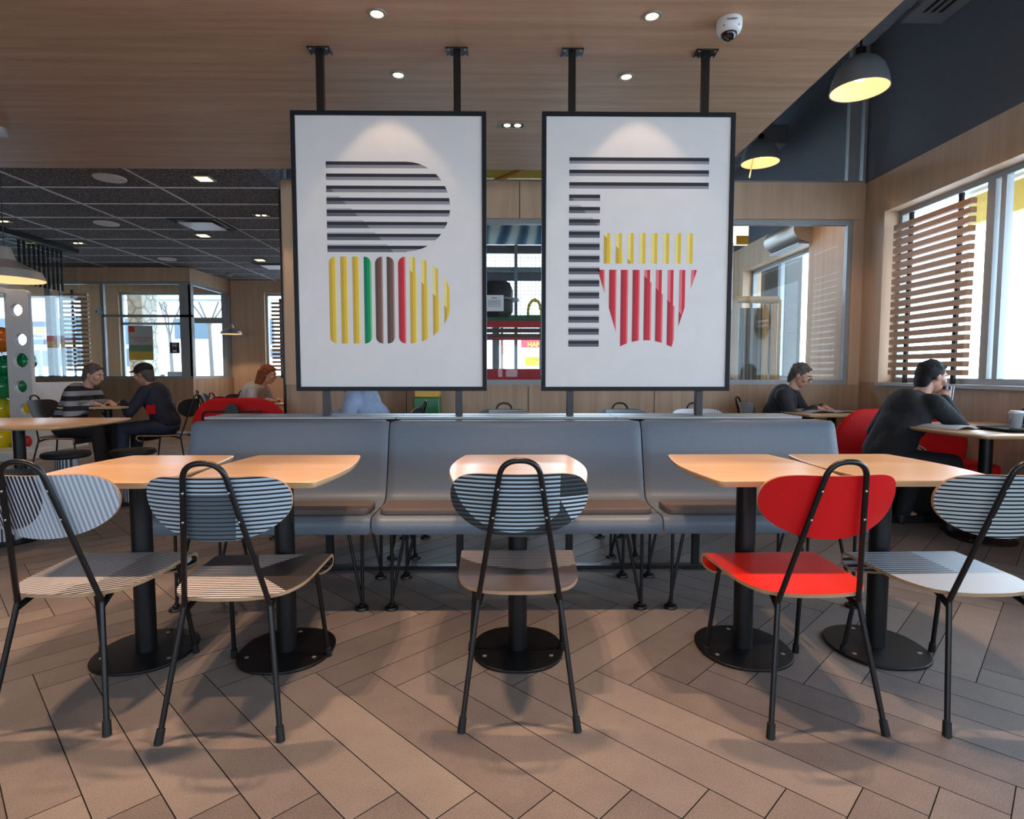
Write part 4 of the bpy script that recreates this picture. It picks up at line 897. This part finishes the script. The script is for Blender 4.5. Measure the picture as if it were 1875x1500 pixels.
for k, zz in enumerate((.055, .03, .018, .006, -.006, -.018, -.035)): obj('print_line', BX(-w_*(.3 if k == 0 else .7), w_*(.3 if k == 0 else .7), -.0045, -.0031, zz-.002*(2 if k == 0 else 1), zz+.002*(2 if k == 0 else 1)), M['navy'], t)
# right part of play room: bamboo, corrugated panels, hood, sign
def bamboo(pts, r, label):
    pts = [Vector(p) for p in pts]; bm = bmesh.new(); P, R_ = [], []
    L_ = (pts[1]-pts[0]).length; n = max(2, int(L_/.28))
    for k in range(n):
        for q, s in ((0, 1.06), (.06, 1), (.94, 1), (1, 1.06)): P.append(pts[0].lerp(pts[1], (k+q*.985)/n)); R_.append(r*s)
    tube(bm, P, R_, 14); tag(obj('bamboo_pole', bm, M['bamboo'], None, smooth=True), label, 'bamboo pole', 'bamboo poles of the play corner')
M['bamboo'] = wood('bamboo_cane', (206, 178, 128), (232, 208, 160), 'z', .4, .4, .5)
Yb = 7.2; zt_ = ony(1400, 549, Yb).z
for x, l in ((1403, 'left of the two short upright bamboo poles under the cross pole'), (1419, 'bamboo pole just right of the pale striped panels'), (1434, 'bamboo pole standing farthest right')):
    p = ony(x, 549, Yb); q = Vector((p.x, Yb+(.12 if x == 1434 else 0), 0)); bamboo([q, Vector((p.x, q.y, zt_-(.045 if x != 1434 else -.02)))], .038, l)
p = ony(1352, 440, Yb); bamboo([(p.x-.05, Yb+.15, 0), (p.x-.05, Yb+.15, ony(1350, 440, Yb).z)], .045, 'tall bamboo pole beside the edge of the right poster'); bamboo([(ony(1349, 549, Yb).x, Yb, zt_), (ony(1424, 549, Yb).x+.01, Yb, zt_)], .042, 'horizontal bamboo pole lying across the upright ones')
a = ony(1354, 560, 7.45); b = ony(1396, 700, 7.45); n = 7
for k in range(n):
    x0 = a.x+(b.x-a.x)*k/n; o = obj('corrugated_panel', LA([(.026, 0), (.026, a.z-.03)], x0+.026, 7.45, 12), M['alu_w'] if k % 2 else M['darkmetal'], None, smooth=True); tag(o, 'grey round batten in the striped screen behind the bamboo', 'batten', 'grey battens behind the bamboo')
t = thing('lit_menu_panel', 'small backlit white and yellow panel beside the right poster', 'sign', ony(1352, 430, 8.2)); obj('panel', BX(-.13, .13, -.03, .03, -.14, .12), emis('sign_white', (250, 245, 225), 1.1), t); obj('yellow_print', BX(-.04, .13, -.034, -.031, -.14, -.02), plain('sign_yellow', (235, 180, 50), .5), t)
p = onx(1441, 432, XR-.12); t = thing('air_curtain', 'half round steel air curtain on the play room wall above the window', 'heater', (XR-.001, p.y, p.z)); bm = bmesh.new()
prism(bm, [(-.24*math.sin(PI*k/16)*1.0, .17*math.cos(PI*k/16)) for k in range(17)], -.42, .42, T=lambda a, b, c: (a, c, b)); obj('housing', bm, M['steel'], t, smooth=True); obj('grille', BX(-.16, -.03, -.40, .40, -.185, -.165), M['alu_w'], t)
slab('red_mural', 1345, 228, 1378, 304, 9.4, .05, plain('mural_red', (110, 18, 34), .6), 'dark red painted panel high in the play room beside the right poster', 'panel')
p1_, p2_ = ony(1392, 225, 6.9), ony(1372, 326, 6.9); tag(obj('brace_rod', TB([p1_, p2_], .008, 8), M['bamboo']), 'thin pale slanting rod behind the upper glass', 'rod')
# ================================================================== BIN behind the left poster
t = thing('recycling_bin', 'green bin with a yellow top seen under the left poster', 'bin', (ony(783, 740, 6.0).x, 6.02, 0)); zz = ony(783, 727, 6.0).z; obj('bin_body', BX(-.13, .13, -.13, .13, 0, zz), plain('bin_green', (14, 104, 50), .3, 0, .6), t, bevel=.01); obj('bin_top', BX(-.12, .12, -.12, .12, zz, zz+.12), plain('bin_yellow', (224, 170, 30), .3, 0, .6), t, bevel=.01)
# ================================================================== OUTSIDE
brick = plain('pale_render', (232, 234, 236), .9); grey = plain('facade_grey', (84, 86, 92), .9); gl = plain('facade_glass', (60, 78, 92), .3)
def facade(x0, x1, y, z0, floors, label, band=1.1, dx=3.2):
    t = thing('building', label, 'building', ((x0+x1)/2, y, -.2)); off = Vector(((x0+x1)/2, y, -.2)); bm = BX(x0, x1, y, y+6, -.2, z0+floors*3.0); bm.transform(Matrix.Translation(-off)); obj('wall', bm, brick, t)
    for f_ in range(floors):
        z = z0+f_*3.0
        bm = BX(x0, x1, y-.06, y-.01, z-.9, z); bm.transform(Matrix.Translation(-off)); obj('band', bm, grey, t)
        x = x0+.6
        while x < x1-1.6:
            bm = BX(x, x+dx*.55, y-.08, y-.005, z+.2, z+1.5); bm.transform(Matrix.Translation(-off)); obj('window', bm, gl, t); x += dx
facade(-30, -9, 30, 2.3, 1, 'low pale building across the street with grey window bands')
def tree(x, y, h, label, sd):
    rnd = random.Random(sd); t = thing('bare_tree', label, 'tree', (x, y, -.2), 0, 'bare trees outside the entrance'); tr = bmesh.new()
    tube(tr, [(0, 0, 0), (.05, 0, h*.2), (.0, 0, h*.45)], [.08, .065, .055], 8); obj('trunk', tr, M['bark'], t, smooth=True); bm = bmesh.new()
    def br(p, d, L_, r, n):
        q = p+d*L_; tube(bm, [p, p.lerp(q, .5)+Vector((rnd.uniform(-.05, .05),)*3)*L_, q], [r, r*.8, r*.6], 5)
        if n:
            for k in range(3): br(p.lerp(q, rnd.uniform(.5, 1)), (d+Vector((rnd.uniform(-.8, .8), rnd.uniform(-.8, .8), rnd.uniform(-.2, .5)))).normalized(), L_*.68, r*.6, n-1)
    for k in range(4): br(Vector((0, 0, h*.43)), Vector((rnd.uniform(-.7, .7), rnd.uniform(-.6, .6), 1)).normalized(), h*.26, .035, 4)
    obj('branches', bm, M['bark'], t, smooth=True)
M['bark'] = plain('tree_bark', (96, 92, 88), .9)
p = ony(383, 600, 19); tree(p.x, 19, 6.5, 'bare tree outside, seen through the side pane of the vestibule', 3); p = ony(310, 600, 22); tree(p.x, 22, 6, 'bare tree outside, seen through the entrance window', 8)
t = thing('stone_pillar', 'pale field stone pillar outside the entrance window', 'pillar', (ony(246, 560, 13.6).x, 13.9, -.2)); obj('stone_face', BX(-.17, .17, -.3, .3, 0, 3.6), M['stone'], t, bevel=.02)
t = thing('stone_pillar', 'stone pillar outside the play room window', 'pillar', (4.52, 10.0, -.2)); obj('stone_face', BX(-.14, .14, -.8, .8, 0, 3.6), M['stone2'], t, bevel=.02)
t = thing('roof_overhang', 'pale roof overhang outside the entrance', 'roof', (-6.5, 13.9, 3.0)); obj('soffit_board', BX(-5, 4.2, -1.1, 1.4, 0, .12), M['white'], t); obj('fascia', BX(-5, 4.2, 1.4, 1.46, -.05, .3), M['white'], t)
hg = NT('shrub_leaf'); hg.l.new(hg.ramp(hg.noise(hg.obj(), 30, 3), [(.35, srgb(40, 52, 36)), (.65, srgb(84, 96, 70))]), hg.b.inputs['Base Color']); rnd = random.Random(4)
bm = bmesh.new()
for k in range(260):
    p = Vector((rnd.gauss(-.35, .35), rnd.gauss(0, .25), rnd.uniform(.1, 1.25))); bmesh.ops.create_icosphere(bm, subdivisions=1, radius=rnd.uniform(.03, .09), matrix=Matrix.Translation(p))
o = obj('garden_shrub', bm, hg.m, None, loc=(ony(300, 680, 15.5).x, 15.5, -.2)); tag(o, 'green shrub outside below the entrance window', 'shrub')
t = thing('stone_wall', 'low concrete wall block outside, right of the shrub', 'wall block', (ony(325, 680, 15).x, 15, -.2)); obj('block', BX(-.15, .3, -.2, .2, 0, 1.35), grey, t, bevel=.02)
t = thing('delivery_truck', 'white box truck parked across the street', 'truck', (ony(372, 680, 24).x, 24, -.2)); obj('cargo_box', BX(-1.9, 1.9, -1, 1, .9, 2.6), M['white'], t, bevel=.05); obj('cab', BX(1.95, 3.1, -.95, .95, .5, 1.9), M['white'], t, bevel=.1); 
for x in (-1.3, 2.5):
    bm = LA([(.42, -.12), (.42, .12)], seg=24); bm.transform(Matrix.Translation((x, -1.0, .42)) @ Matrix.Rotation(PI/2, 4, 'X')); obj('wheel', bm, M['rubber'], t, smooth=True)
t = thing('street_sign', 'tall stacked shop sign outside, seen through the hanging glass at far left', 'sign', ony(75, 690, 14)); hz = ony(75, 588, 14).z-ony(75, 642, 14).z; b0 = ony(75, 642, 14).z-ony(75, 690, 14).z
for k, (cn, cc) in enumerate((('white', (220, 224, 228)), ('blue', (110, 140, 175)), ('white', (220, 224, 228)), ('yellow', (228, 200, 90)), ('blue', (84, 104, 150)))): obj(cn+'_board', BX(-.17, .17, -.04, .04, b0+hz*k/5, b0+hz*(k+1)/5-.01), plain('sign_%s_%d' % (cn, k), cc, .5), t)
text_mesh('lettering', 'Fiore', .10, M['navy'], t, (0, -.046, b0+hz*.44)); obj('post', BX(-.04, .04, -.03, .03, -t.location.z-.2, b0), M['alu_w'], t)
# street signs through the play room
a, b = ony(954, 637, 20), ony(1040, 616, 20); t = thing('street_sign', 'red street sign with yellow letters seen between the posters', 'sign', ((a.x+b.x)/2, 20, a.z)); hw, h_ = (b.x-a.x)/2, b.z-a.z
obj('board', BX(-hw, hw, -.05, .05, 0, h_), plain('sign_red', (226, 60, 66), .5), t); text_mesh('lettering', 'HAMBURGERS', .22, plain('letter_yellow', (245, 235, 60), .5), t, (-hw+.21, -.062, .04), align='LEFT', bold=.004); text_mesh('lettering', "McDonald's", .24, M['white'], t, (-hw+.10, -.062, .27), align='LEFT', bold=.004)
obj('post', BX(-.06, .06, -.04, .04, -a.z-.2, 0), M['alu_w'], t)
a, b = ony(961, 669.5, 16), ony(1030, 653, 16); t = thing('street_sign', 'yellow street sign with dark letters below the red one', 'sign', ((a.x+b.x)/2, 16, a.z)); hw, h_ = (b.x-a.x)/2, b.z-a.z
obj('board', BX(-hw, hw, -.03, .03, 0, h_), plain('sign_bright_yellow', (240, 214, 50), .5), t); text_mesh('lettering', 'INTERIEUR', .10, M['navy'], t, (-hw+.14, -.037, h_*.52), align='LEFT'); text_mesh('lettering', 'OUVERT', .09, M['navy'], t, (-hw+.28, -.037, h_*.12), align='LEFT'); obj('post', BX(-.04, .04, -.02, .02, -a.z-.2, 0), M['alu_w'], t)
p = ony(991, 577, 10.3); t = thing('arch_emblem', 'yellow arch shaped emblem behind the safety net', 'emblem', p); W2, H2 = .115, .26
for s in (-1, 1):
    obj('arch', TB([Vector((s*W2+W2*math.cos(PI*k/20), 0, H2*math.sin(PI*k/20)**.8)) for k in range(21)], .028, 10), plain('arch_yellow', (236, 206, 40), .5), t, smooth=True)
obj('stand', BX(-.26, .26, -.03, .03, -.03, 0), M['darkmetal'], t)
obj('stand_post', BX(-.03, .03, -.03, .03, -p.z+.001, -.03), M['darkmetal'], t)
t = thing('brown_post', 'brown post outside in the bright street view', 'post', (ony(919, 650, 14).x, 14, -.2)); obj('post', BX(-.035, .035, -.03, .03, 0, 2.6), plain('post_brown', (140, 92, 78), .8), t)
p = ony(897, 664, 26); facade(p.x-3, p.x+1.4, 26, -.4, 1, 'pale distant house in the street view between the posters')
# yellow canopy fascia outside the right window
a = onx(1779, 414, 5.6); bq = onx(1777, 364, 5.6); t = thing('yellow_canopy', 'yellow canopy fascia outside the right window', 'canopy', (5.6, 3, a.z)); obj('fascia', BX(-.05, .05, -7, a.y-3, 0, bq.z-a.z), plain('canopy_yellow', (214, 192, 92), .6), t); obj('roof_deck', BX(-1.6, -.06, -7, a.y-3, bq.z-a.z+.02, bq.z-a.z+.14), M['alu_w'], t)
facade(30, 40, 2, -.5, 1, 'low pale building far outside the right window')
tag(obj('street_railing', prism(bmesh.new(), [(0, 0), (.1, 0), (.1, 30), (0, 30)], .9, .98), M['alu_w'], None, loc=(14, -12, 0)), 'thin grey railing outside the right window', 'railing')
# ================================================================== PEOPLE
def skin(name, col): 
    t = NT(name); c = srgb(*col); f = t.noise(t.obj(), 30, 3); t.l.new(t.ramp(f, [(.3, tuple(v*.88 for v in c[:3])+(1,)), (.7, c)]), t.b.inputs['Base Color']); t.b.inputs['Roughness'].default_value = .5; t.b.inputs['Subsurface Weight'].default_value = .05; return t.m
def cloth(name, col, wrinkle=.4):
    t = NT(name); c = srgb(*col); f = t.noise(t.obj(), 14, 5); t.l.new(t.ramp(f, [(.3, tuple(v*.75 for v in c[:3])+(1,)), (.7, c)]), t.b.inputs['Base Color']); t.b.inputs['Roughness'].default_value = .85; t.bump(f, wrinkle, .02); return t.m
def cap(bm, a, b, ra, rb, seg=14):
    a, b = Vector(a), Vector(b); ball(bm, a, ra, seg); ball(bm, b, rb, seg)
    if (b-a).length > 1e-4: tube(bm, [a, b], [ra, rb], seg)
def ell(bm, c, r, s, R=None): ball(bm, Vector(c), r, 18, s=s, R=R)
def meld(name, bm, voxel, mat, parent, smooth=6):
    me = bpy.data.meshes.new(name); bm.to_mesh(me); bm.free(); o = bpy.data.objects.new('tmp', me); C.objects.link(o)
    r = o.modifiers.new('r', 'REMESH'); r.mode = 'VOXEL'; r.voxel_size = voxel; s = o.modifiers.new('s', 'SMOOTH'); s.factor = .5; s.iterations = smooth
    dg = bpy.context.evaluated_depsgraph_get(); dg.update(); m2 = bpy.data.meshes.new_from_object(o.evaluated_get(dg)); bpy.data.objects.remove(o)
    m2.materials.clear()
    return obj(name, m2, mat, parent, smooth=True)
def ik(a, b, l1, l2, hint):
    a, b = Vector(a), Vector(b); d = b-a; L_ = min(d.length, (l1+l2)*.999); u = d.normalized(); b2 = a+u*L_
    x = (l1*l1-l2*l2+L_*L_)/(2*L_); h = math.sqrt(max(0, l1*l1-x*x)); n = Vector(hint); n = (n-u*n.dot(u)).normalized(); return a+u*x+n*h, b2
def hand(bm, wr, fwd, up, side, curl=.5):
    """palm, four unequal fingers and a thumb leaving the side of the palm"""
    f = Vector(fwd).normalized(); s = f.cross(Vector(up)).normalized(); n = s.cross(f).normalized(); w_ = Vector(wr)
    R = Matrix((s, f, n)).transposed().to_4x4(); ball(bm, w_+f*.045, .042, 14, s=(.98, 1.15, .42), R=R); cap(bm, w_, w_+f*.03, .026, .03, 10)
    for k, (o_, L_) in enumerate(((-.030, .066), (-.010, .076), (.010, .070), (.029, .055))):
        p = w_+f*.085+s*(o_); r = .0088; c_ = curl
        for j in range(3):
            q = p+(f*math.cos(c_)-n*math.sin(c_)).normalized()*L_*(.45, .32, .25)[j]; cap(bm, p, q, r, r*.92, 8); p = q; r *= .93; c_ += curl*.7
    p = w_+f*.025+s*(-side*.036)*-1; q = p+(f*.55+s*side*.75-n*.3).normalized()*.042; cap(bm, p, q, .0115, .0105, 8); cap(bm, q, q+(f*.9+s*side*.2-n*.4).normalized()*.03, .0105, .009, 8)
def person(label, hip, rz, clothes, pants, skinm, hair, hands, lean=.12, look=(0, 0), hairstyle='short', cap_m=None, glasses=False, seat=.45, knees=None, scale=1.0, sleeve_stripe=None, held=None, leg_fwd=.44, headf=0.0):
    t = thing('person', label, 'person', (hip[0], hip[1], 0), rz); z0 = seat+.09
    pel = Vector((0, 0, z0)); chest = Vector((0, lean*.62, z0+.30)); nb = Vector((0, lean*1.0, z0+.445)); hc = Vector((0, lean*1.25+headf+.03, z0+.585))
    yaw, pit = look; HR = Matrix.Translation(hc) @ Matrix.Rotation(yaw, 4, 'Z') @ Matrix.Rotation(-pit, 4, 'X')
    H = lambda x, y, z: HR @ Vector((x, y, z))
    sk = bmesh.new()
    # head: skull, jaw, nose, brow, ears, lips
    hm = HR
    ball(sk, Vector((0, 0, 0)), 1, 24, s=(.076, .096, .100)); T_ = lambda bm2: None
    hb = bmesh.new(); ball(hb, Vector((0, -.008, .022)), 1, 24, s=(.075, .094, .094)); ball(hb, Vector((0, .022, -.045)), 1, 20, s=(.058, .068, .068)); ball(hb, Vector((0, .062, -.088)), .022, 12, s=(1.1, .9, .8))
    cap(hb, (0, .086, .020), (0, .108, -.022), .009, .014, 10); ball(hb, Vector((0, .100, -.026)), .013, 10, s=(1.35, .8, .7)); cap(hb, (-.036, .080, .030), (.036, .080, .030), .011, .011, 10)
    for s in (-1, 1):
        ball(hb, Vector((s*.078, -.004, -.004)), .030, 12, s=(.30, .62, 1)); ball(hb, Vector((s*.040, .066, -.022)), .026, 12)
    cap(hb, (-.018, .087, -.056), (.018, .087, -.056), .0075, .0075, 10); cap(hb, (-.015, .086, -.066), (.015, .086, -.066), .0075, .0075, 10)
    hb.transform(hm); sk.free(); sk = hb
    cap(sk, H(0, -.02, -.06), nb+Vector((0, 0, -.03)), .052, .058)
    # arms
    arms = []
    for s, (hx, hy, hz, fx, fy, fz) in zip((-1, 1), hands):
        sh = Vector((s*.175, nb.y-.03, nb.z-.055)); wr = Vector((hx, hy, hz)); el, wr = ik(sh, wr, .285, .255, (s*.75, -.35, -.8)); arms.append((sh, el, wr))
        cap(sk, sh, el, .045, .038); cap(sk, el, wr, .038, .026); hand(sk, wr, (fx, fy, fz), (0, 0, 1) if abs(fz) < .8 else (0, -1, 0), -s, .45)
    cap(sk, chest+Vector((-.08, 0, .04)), chest+Vector((.08, 0, .04)), .085, .085); cap(sk, chest, pel, .10, .11); cap(sk, nb, chest, .05, .09); cap(sk, arms[0][0], arms[1][0], .05, .05)
    legs = []
    for s in (-1, 1):
        hp = Vector((s*.09, .02, z0-.01)); kn = Vector((s*.13, leg_fwd, seat+.055)); ft = Vector((s*.12, leg_fwd+.02, .09))
        if knees: kn, ft = Vector(knees[0 if s < 0 else 1][0]), Vector(knees[0 if s < 0 else 1][1])
        legs.append((hp, kn, ft)); cap(sk, hp, kn, .07, .052); cap(sk, kn, ft, .048, .036); cap(sk, ft, ft+Vector((0, .12, -.05)), .034, .028)
    body = meld('body', sk, .0062, skinm, t, 3)
    # jacket
    jb = bmesh.new(); cap(jb, nb+Vector((0, -.005, -.02)), chest, .068, .12); cap(jb, arms[0][0]+Vector((.03, 0, 0)), arms[1][0]+Vector((-.03, 0, 0)), .078, .078)
    ball(jb, chest, 1, 20, s=(.185, .135, .20)); ball(jb, (chest+pel)/2, 1, 20, s=(.170, .132, .20)); ball(jb, pel+Vector((0, 0, .03)), 1, 20, s=(.165, .122, .12)); cap(jb, chest+Vector((-.05, 0, 0)), pel+Vector((-.045, 0, .04)), .125, .118); cap(jb, chest+Vector((.05, 0, 0)), pel+Vector((.045, 0, .04)), .125, .118)
    for s, (sh, el, wr) in zip((-1, 1), arms): cap(jb, sh, el, .072, .056); cap(jb, el, el.lerp(wr, .94), .056, .043)
    lathe_c = None
    jk = meld('jacket', jb, .011, clothes, t, 7)
    tube_c = obj('collar', TB([nb+Vector((.062*math.cos(a), .058*math.sin(a)-.004, -.005+.018*math.cos(a+PI/2))) for a in [2*PI*k/20 for k in range(21)]], .017, 10), clothes, t, smooth=True)
    pb = bmesh.new(); ball(pb, pel+Vector((0, .01, -.02)), 1, 18, s=(.165, .130, .10))
    for hp, kn, ft in legs: cap(pb, hp, kn, .090, .070); cap(pb, kn, ft+Vector((0, 0, .01)), .069, .058)
    obj_p = meld('trousers', pb, .012, pants, t, 6)
    for hp, kn, ft in legs:
        fb = bmesh.new(); d = Vector((0, .17, 0)); base = Vector((ft.x, ft.y, 0)); cap(fb, base+Vector((0, -.02, .045)), base+Vector((0, .13, .038)), .042, .036); cap(fb, base+Vector((0, -.01, .05)), base+Vector((0, 0, .10)), .042, .044)
        box(fb, base.x-.04, base.x+.04, base.y-.055, base.y+.16, .004, .022); meld('shoe', fb, .008, M['rubber'], t, 3)
    # face details
    for s in (-1, 1):
        e = obj('eye', ball(bmesh.new(), H(s*.031, .083, .004), .0112, 12), M['white'], t, smooth=True); obj('iris', ball(bmesh.new(), H(s*.031, .0915, .0035), .0055, 8), M['rubber'], e, smooth=True)
        eb = TB([H(s*.016, .0945, .027), H(s*.032, .0950, .031), H(s*.047, .086, .026)], .0035, 6); obj('eyebrow', eb, hair, t, smooth=True)
    obj('lips', TB([H(-.020, .0905, -.061), H(0, .096, -.060), H(.020, .0905, -.061)], .0042, 8), M['lips'], t, smooth=True)
    if glasses:
        gb = bmesh.new()
        for s in (-1, 1):
            tube(gb, [H(s*.033+.022*math.cos(a), .106, .002+.016*math.sin(a)) for a in [2*PI*k/16 for k in range(17)]], .0018, 6); tube(gb, [H(s*.055, .105, .006), H(s*.078, .06, .006), H(s*.080, .0, .008)], .0016, 6)
        tube(gb, [H(-.011, .107, .004), H(.011, .107, .004)], .0016, 6); obj('glasses', gb, M['black'], t, smooth=True)
    hb = bmesh.new(); rnd = random.Random(5)
    ball(hb, Vector((0, -.016, .034)), 1, 22, s=(.081, .094, .086)); ball(hb, Vector((0, -.058, -.026)), 1, 18, s=(.072, .046, .092)); ball(hb, Vector((0, -.045, .02)), 1, 18, s=(.083, .065, .085))
    for s in (-1, 1): ball(hb, Vector((s*.068, -.020, .018)), 1, 12, s=(.018, .045, .045))
    cap(hb, (-.040, .052, .084), (.042, .050, .085), .016, .015)
    if hairstyle == 'long':
        for s in (-1, 1): cap(hb, (s*.066, -.01, .02), (s*.062, -.025, -.12), .028, .024)
        cap(hb, (-.03, -.075, .0), (-.03, -.075, -.16), .045, .035); cap(hb, (.03, -.075, .0), (.03, -.075, -.16), .045, .035)
    if hairstyle == 'bun': ball(hb, Vector((0, -.12, .05)), .045, 14)
    for k in range(60):
        a, b = rnd.uniform(0, 2*PI), rnd.uniform(.1, 1.3); d = Vector((math.cos(a)*math.sin(b), math.sin(a)*math.sin(b), math.cos(b))); c_ = Vector((0, -.018, .036))+Vector((d.x*.078, d.y*.088, d.z*.082))
        if c_.y > .06 and c_.z < .07: continue
        ball(hb, c_, .012, 6, s=(1, 1, .8))
    hb.transform(hm); meld('hair', hb, .007, hair, t, 2)
    if cap_m:
        cb = bmesh.new(); ball(cb, Vector((0, -.012, .060)), 1, 22, s=(.092, .106, .078)); prism(cb, [(.07*math.cos(a), .075+.085*math.sin(a)) for a in [PI*k/12 for k in range(13)]], .050, .060); cb.transform(hm); meld('cap', cb, .007, cap_m, t, 3)
    return t
M['lips'] = plain('lips', (160, 92, 84), .5)
SK1, SK2 = skin('skin_light', (206, 158, 134)), skin('skin_warm', (190, 140, 116))
H_grey, H_blk, H_aub = cloth('hair_grey', (92, 84, 80)), cloth('hair_black', (24, 22, 24)), cloth('hair_auburn', (140, 78, 48))
J_dark, J_blk, J_navy, J_white, J_blue = cloth('jacket_charcoal', (46, 48, 54)), cloth('jacket_black', (30, 31, 34)), cloth('jacket_navy', (36, 40, 56)), cloth('top_grey_white', (186, 188, 192)), cloth('shirt_pale_blue', (160, 178, 206))
t_ = NT('sweater_stripes'); x_, y_, z_ = t_.xyz(); t_.l.new(t_.ramp(t_.math('FRACT', t_.math('MULTIPLY', z_, 9.5)), [(0, srgb(36, 36, 40)), (.5, srgb(150, 150, 154))], 'CONSTANT'), t_.b.inputs['Base Color']); t_.b.inputs['Roughness'].default_value = .9; J_str = t_.m
T_blk, T_jean = cloth('trousers_black', (28, 28, 32)), cloth('trousers_denim', (52, 60, 78))
# chairs or settee carry them; hands rest on the table tops (z .775)
p = ony(1432, 700, 5.55)
chair(2.70, 5.90, -PI*.72, 'striped chair under the reader in the far right corner', p3b, p3s, 'chairs by the windows')
person('person in a dark jacket and glasses reading at the far right corner table', (2.70, 5.92), -PI*.72, J_dark, T_blk, SK1, H_grey, ((-.14, .46, .81, .5, .85, -.15), (.10, .44, .81, -.4, .9, -.15)), .20, (0, .45), glasses=True)
person('person in a black jacket drinking at the right window table', (2.78, 4.22), -PI*.46, J_blk, T_blk, SK2, H_blk, ((-.08, .06+.20, .62, .4, .8, -.2), (.04, .42, .97, -.3, .5, .5)), .26, (-.1, .25), knees=(((-.15, .42, .50), (-.14, .30, .09)), ((.12, .44, .50), (.12, .46, .09))))
q = Matrix.Rotation(-PI*.46, 4, 'Z') @ Vector((.0, .50, 1.0)); t = thing('drinking_cup', 'striped cup held by the person at the right window table', 'cup', (2.78+q.x, 4.22+q.y, q.z)); bm = LA([(.030, -.05), (.040, .05), (.041, .055)], seg=24); obj('cup_body', bm, striped, t, smooth=True)
p = ony(112, 700, 6.6); chair(p.x+.02, 6.60, -PI/2, 'chair under the person in the striped sweater', dkl, dkl, 'dark chairs in the left part')
person('person in a black and grey striped sweater at left', (p.x+.03, 6.60), -PI/2, J_str, T_blk, SK1, H_grey, ((-.13, .40, .81, .5, .85, -.15), (.12, .38, .81, -.4, .9, -.15)), .24, (0, .3))
p = ony(280, 700, 6.6); chair(p.x+.02, 6.86, PI/2, 'chair under the person in the dark navy jacket', dkl, dkl, 'dark chairs in the left part')
t = person('person in a dark navy jacket and black cap with a red patch, facing left', (p.x+.0, 6.86), PI/2, J_navy, T_jean, SK2, H_grey, ((-.13, .42, .81, .5, .85, -.15), (.12, .40, .81, -.4, .9, -.15)), .18, (0, .2), cap_m=J_blk)
obj('red_patch', BX(-.178-.012, -.178, .03, .13, .68, .78), M['redfab'], t)
p = ony(450, 700, 7.3); chair(p.x-.1, 7.3, -PI/2, 'chair under the auburn haired person', dkl, dkl, 'dark chairs in the left part')
person('auburn haired person in a pale grey top behind the bench end', (p.x-.08, 7.3), -PI/2, J_white, T_jean, SK1, H_aub, ((-.13, .42, .81, .5, .85, -.15), (.12, .40, .81, -.4, .9, -.15)), .26, (0, .35), hairstyle='long')
p = ony(690, 740, 5.25); chair(p.x+.1, 5.3, PI/2, 'chair under the person in the pale blue shirt', dkl, dkl, 'dark chairs in the left part')
person('person in a pale blue shirt mostly hidden behind the left poster', (p.x+.08, 5.3), PI/2, J_blue, T_jean, SK1, H_grey, ((-.13, .42, .81, .5, .85, -.15), (.12, .40, .81, -.4, .9, -.15)), .30, (0, .2))
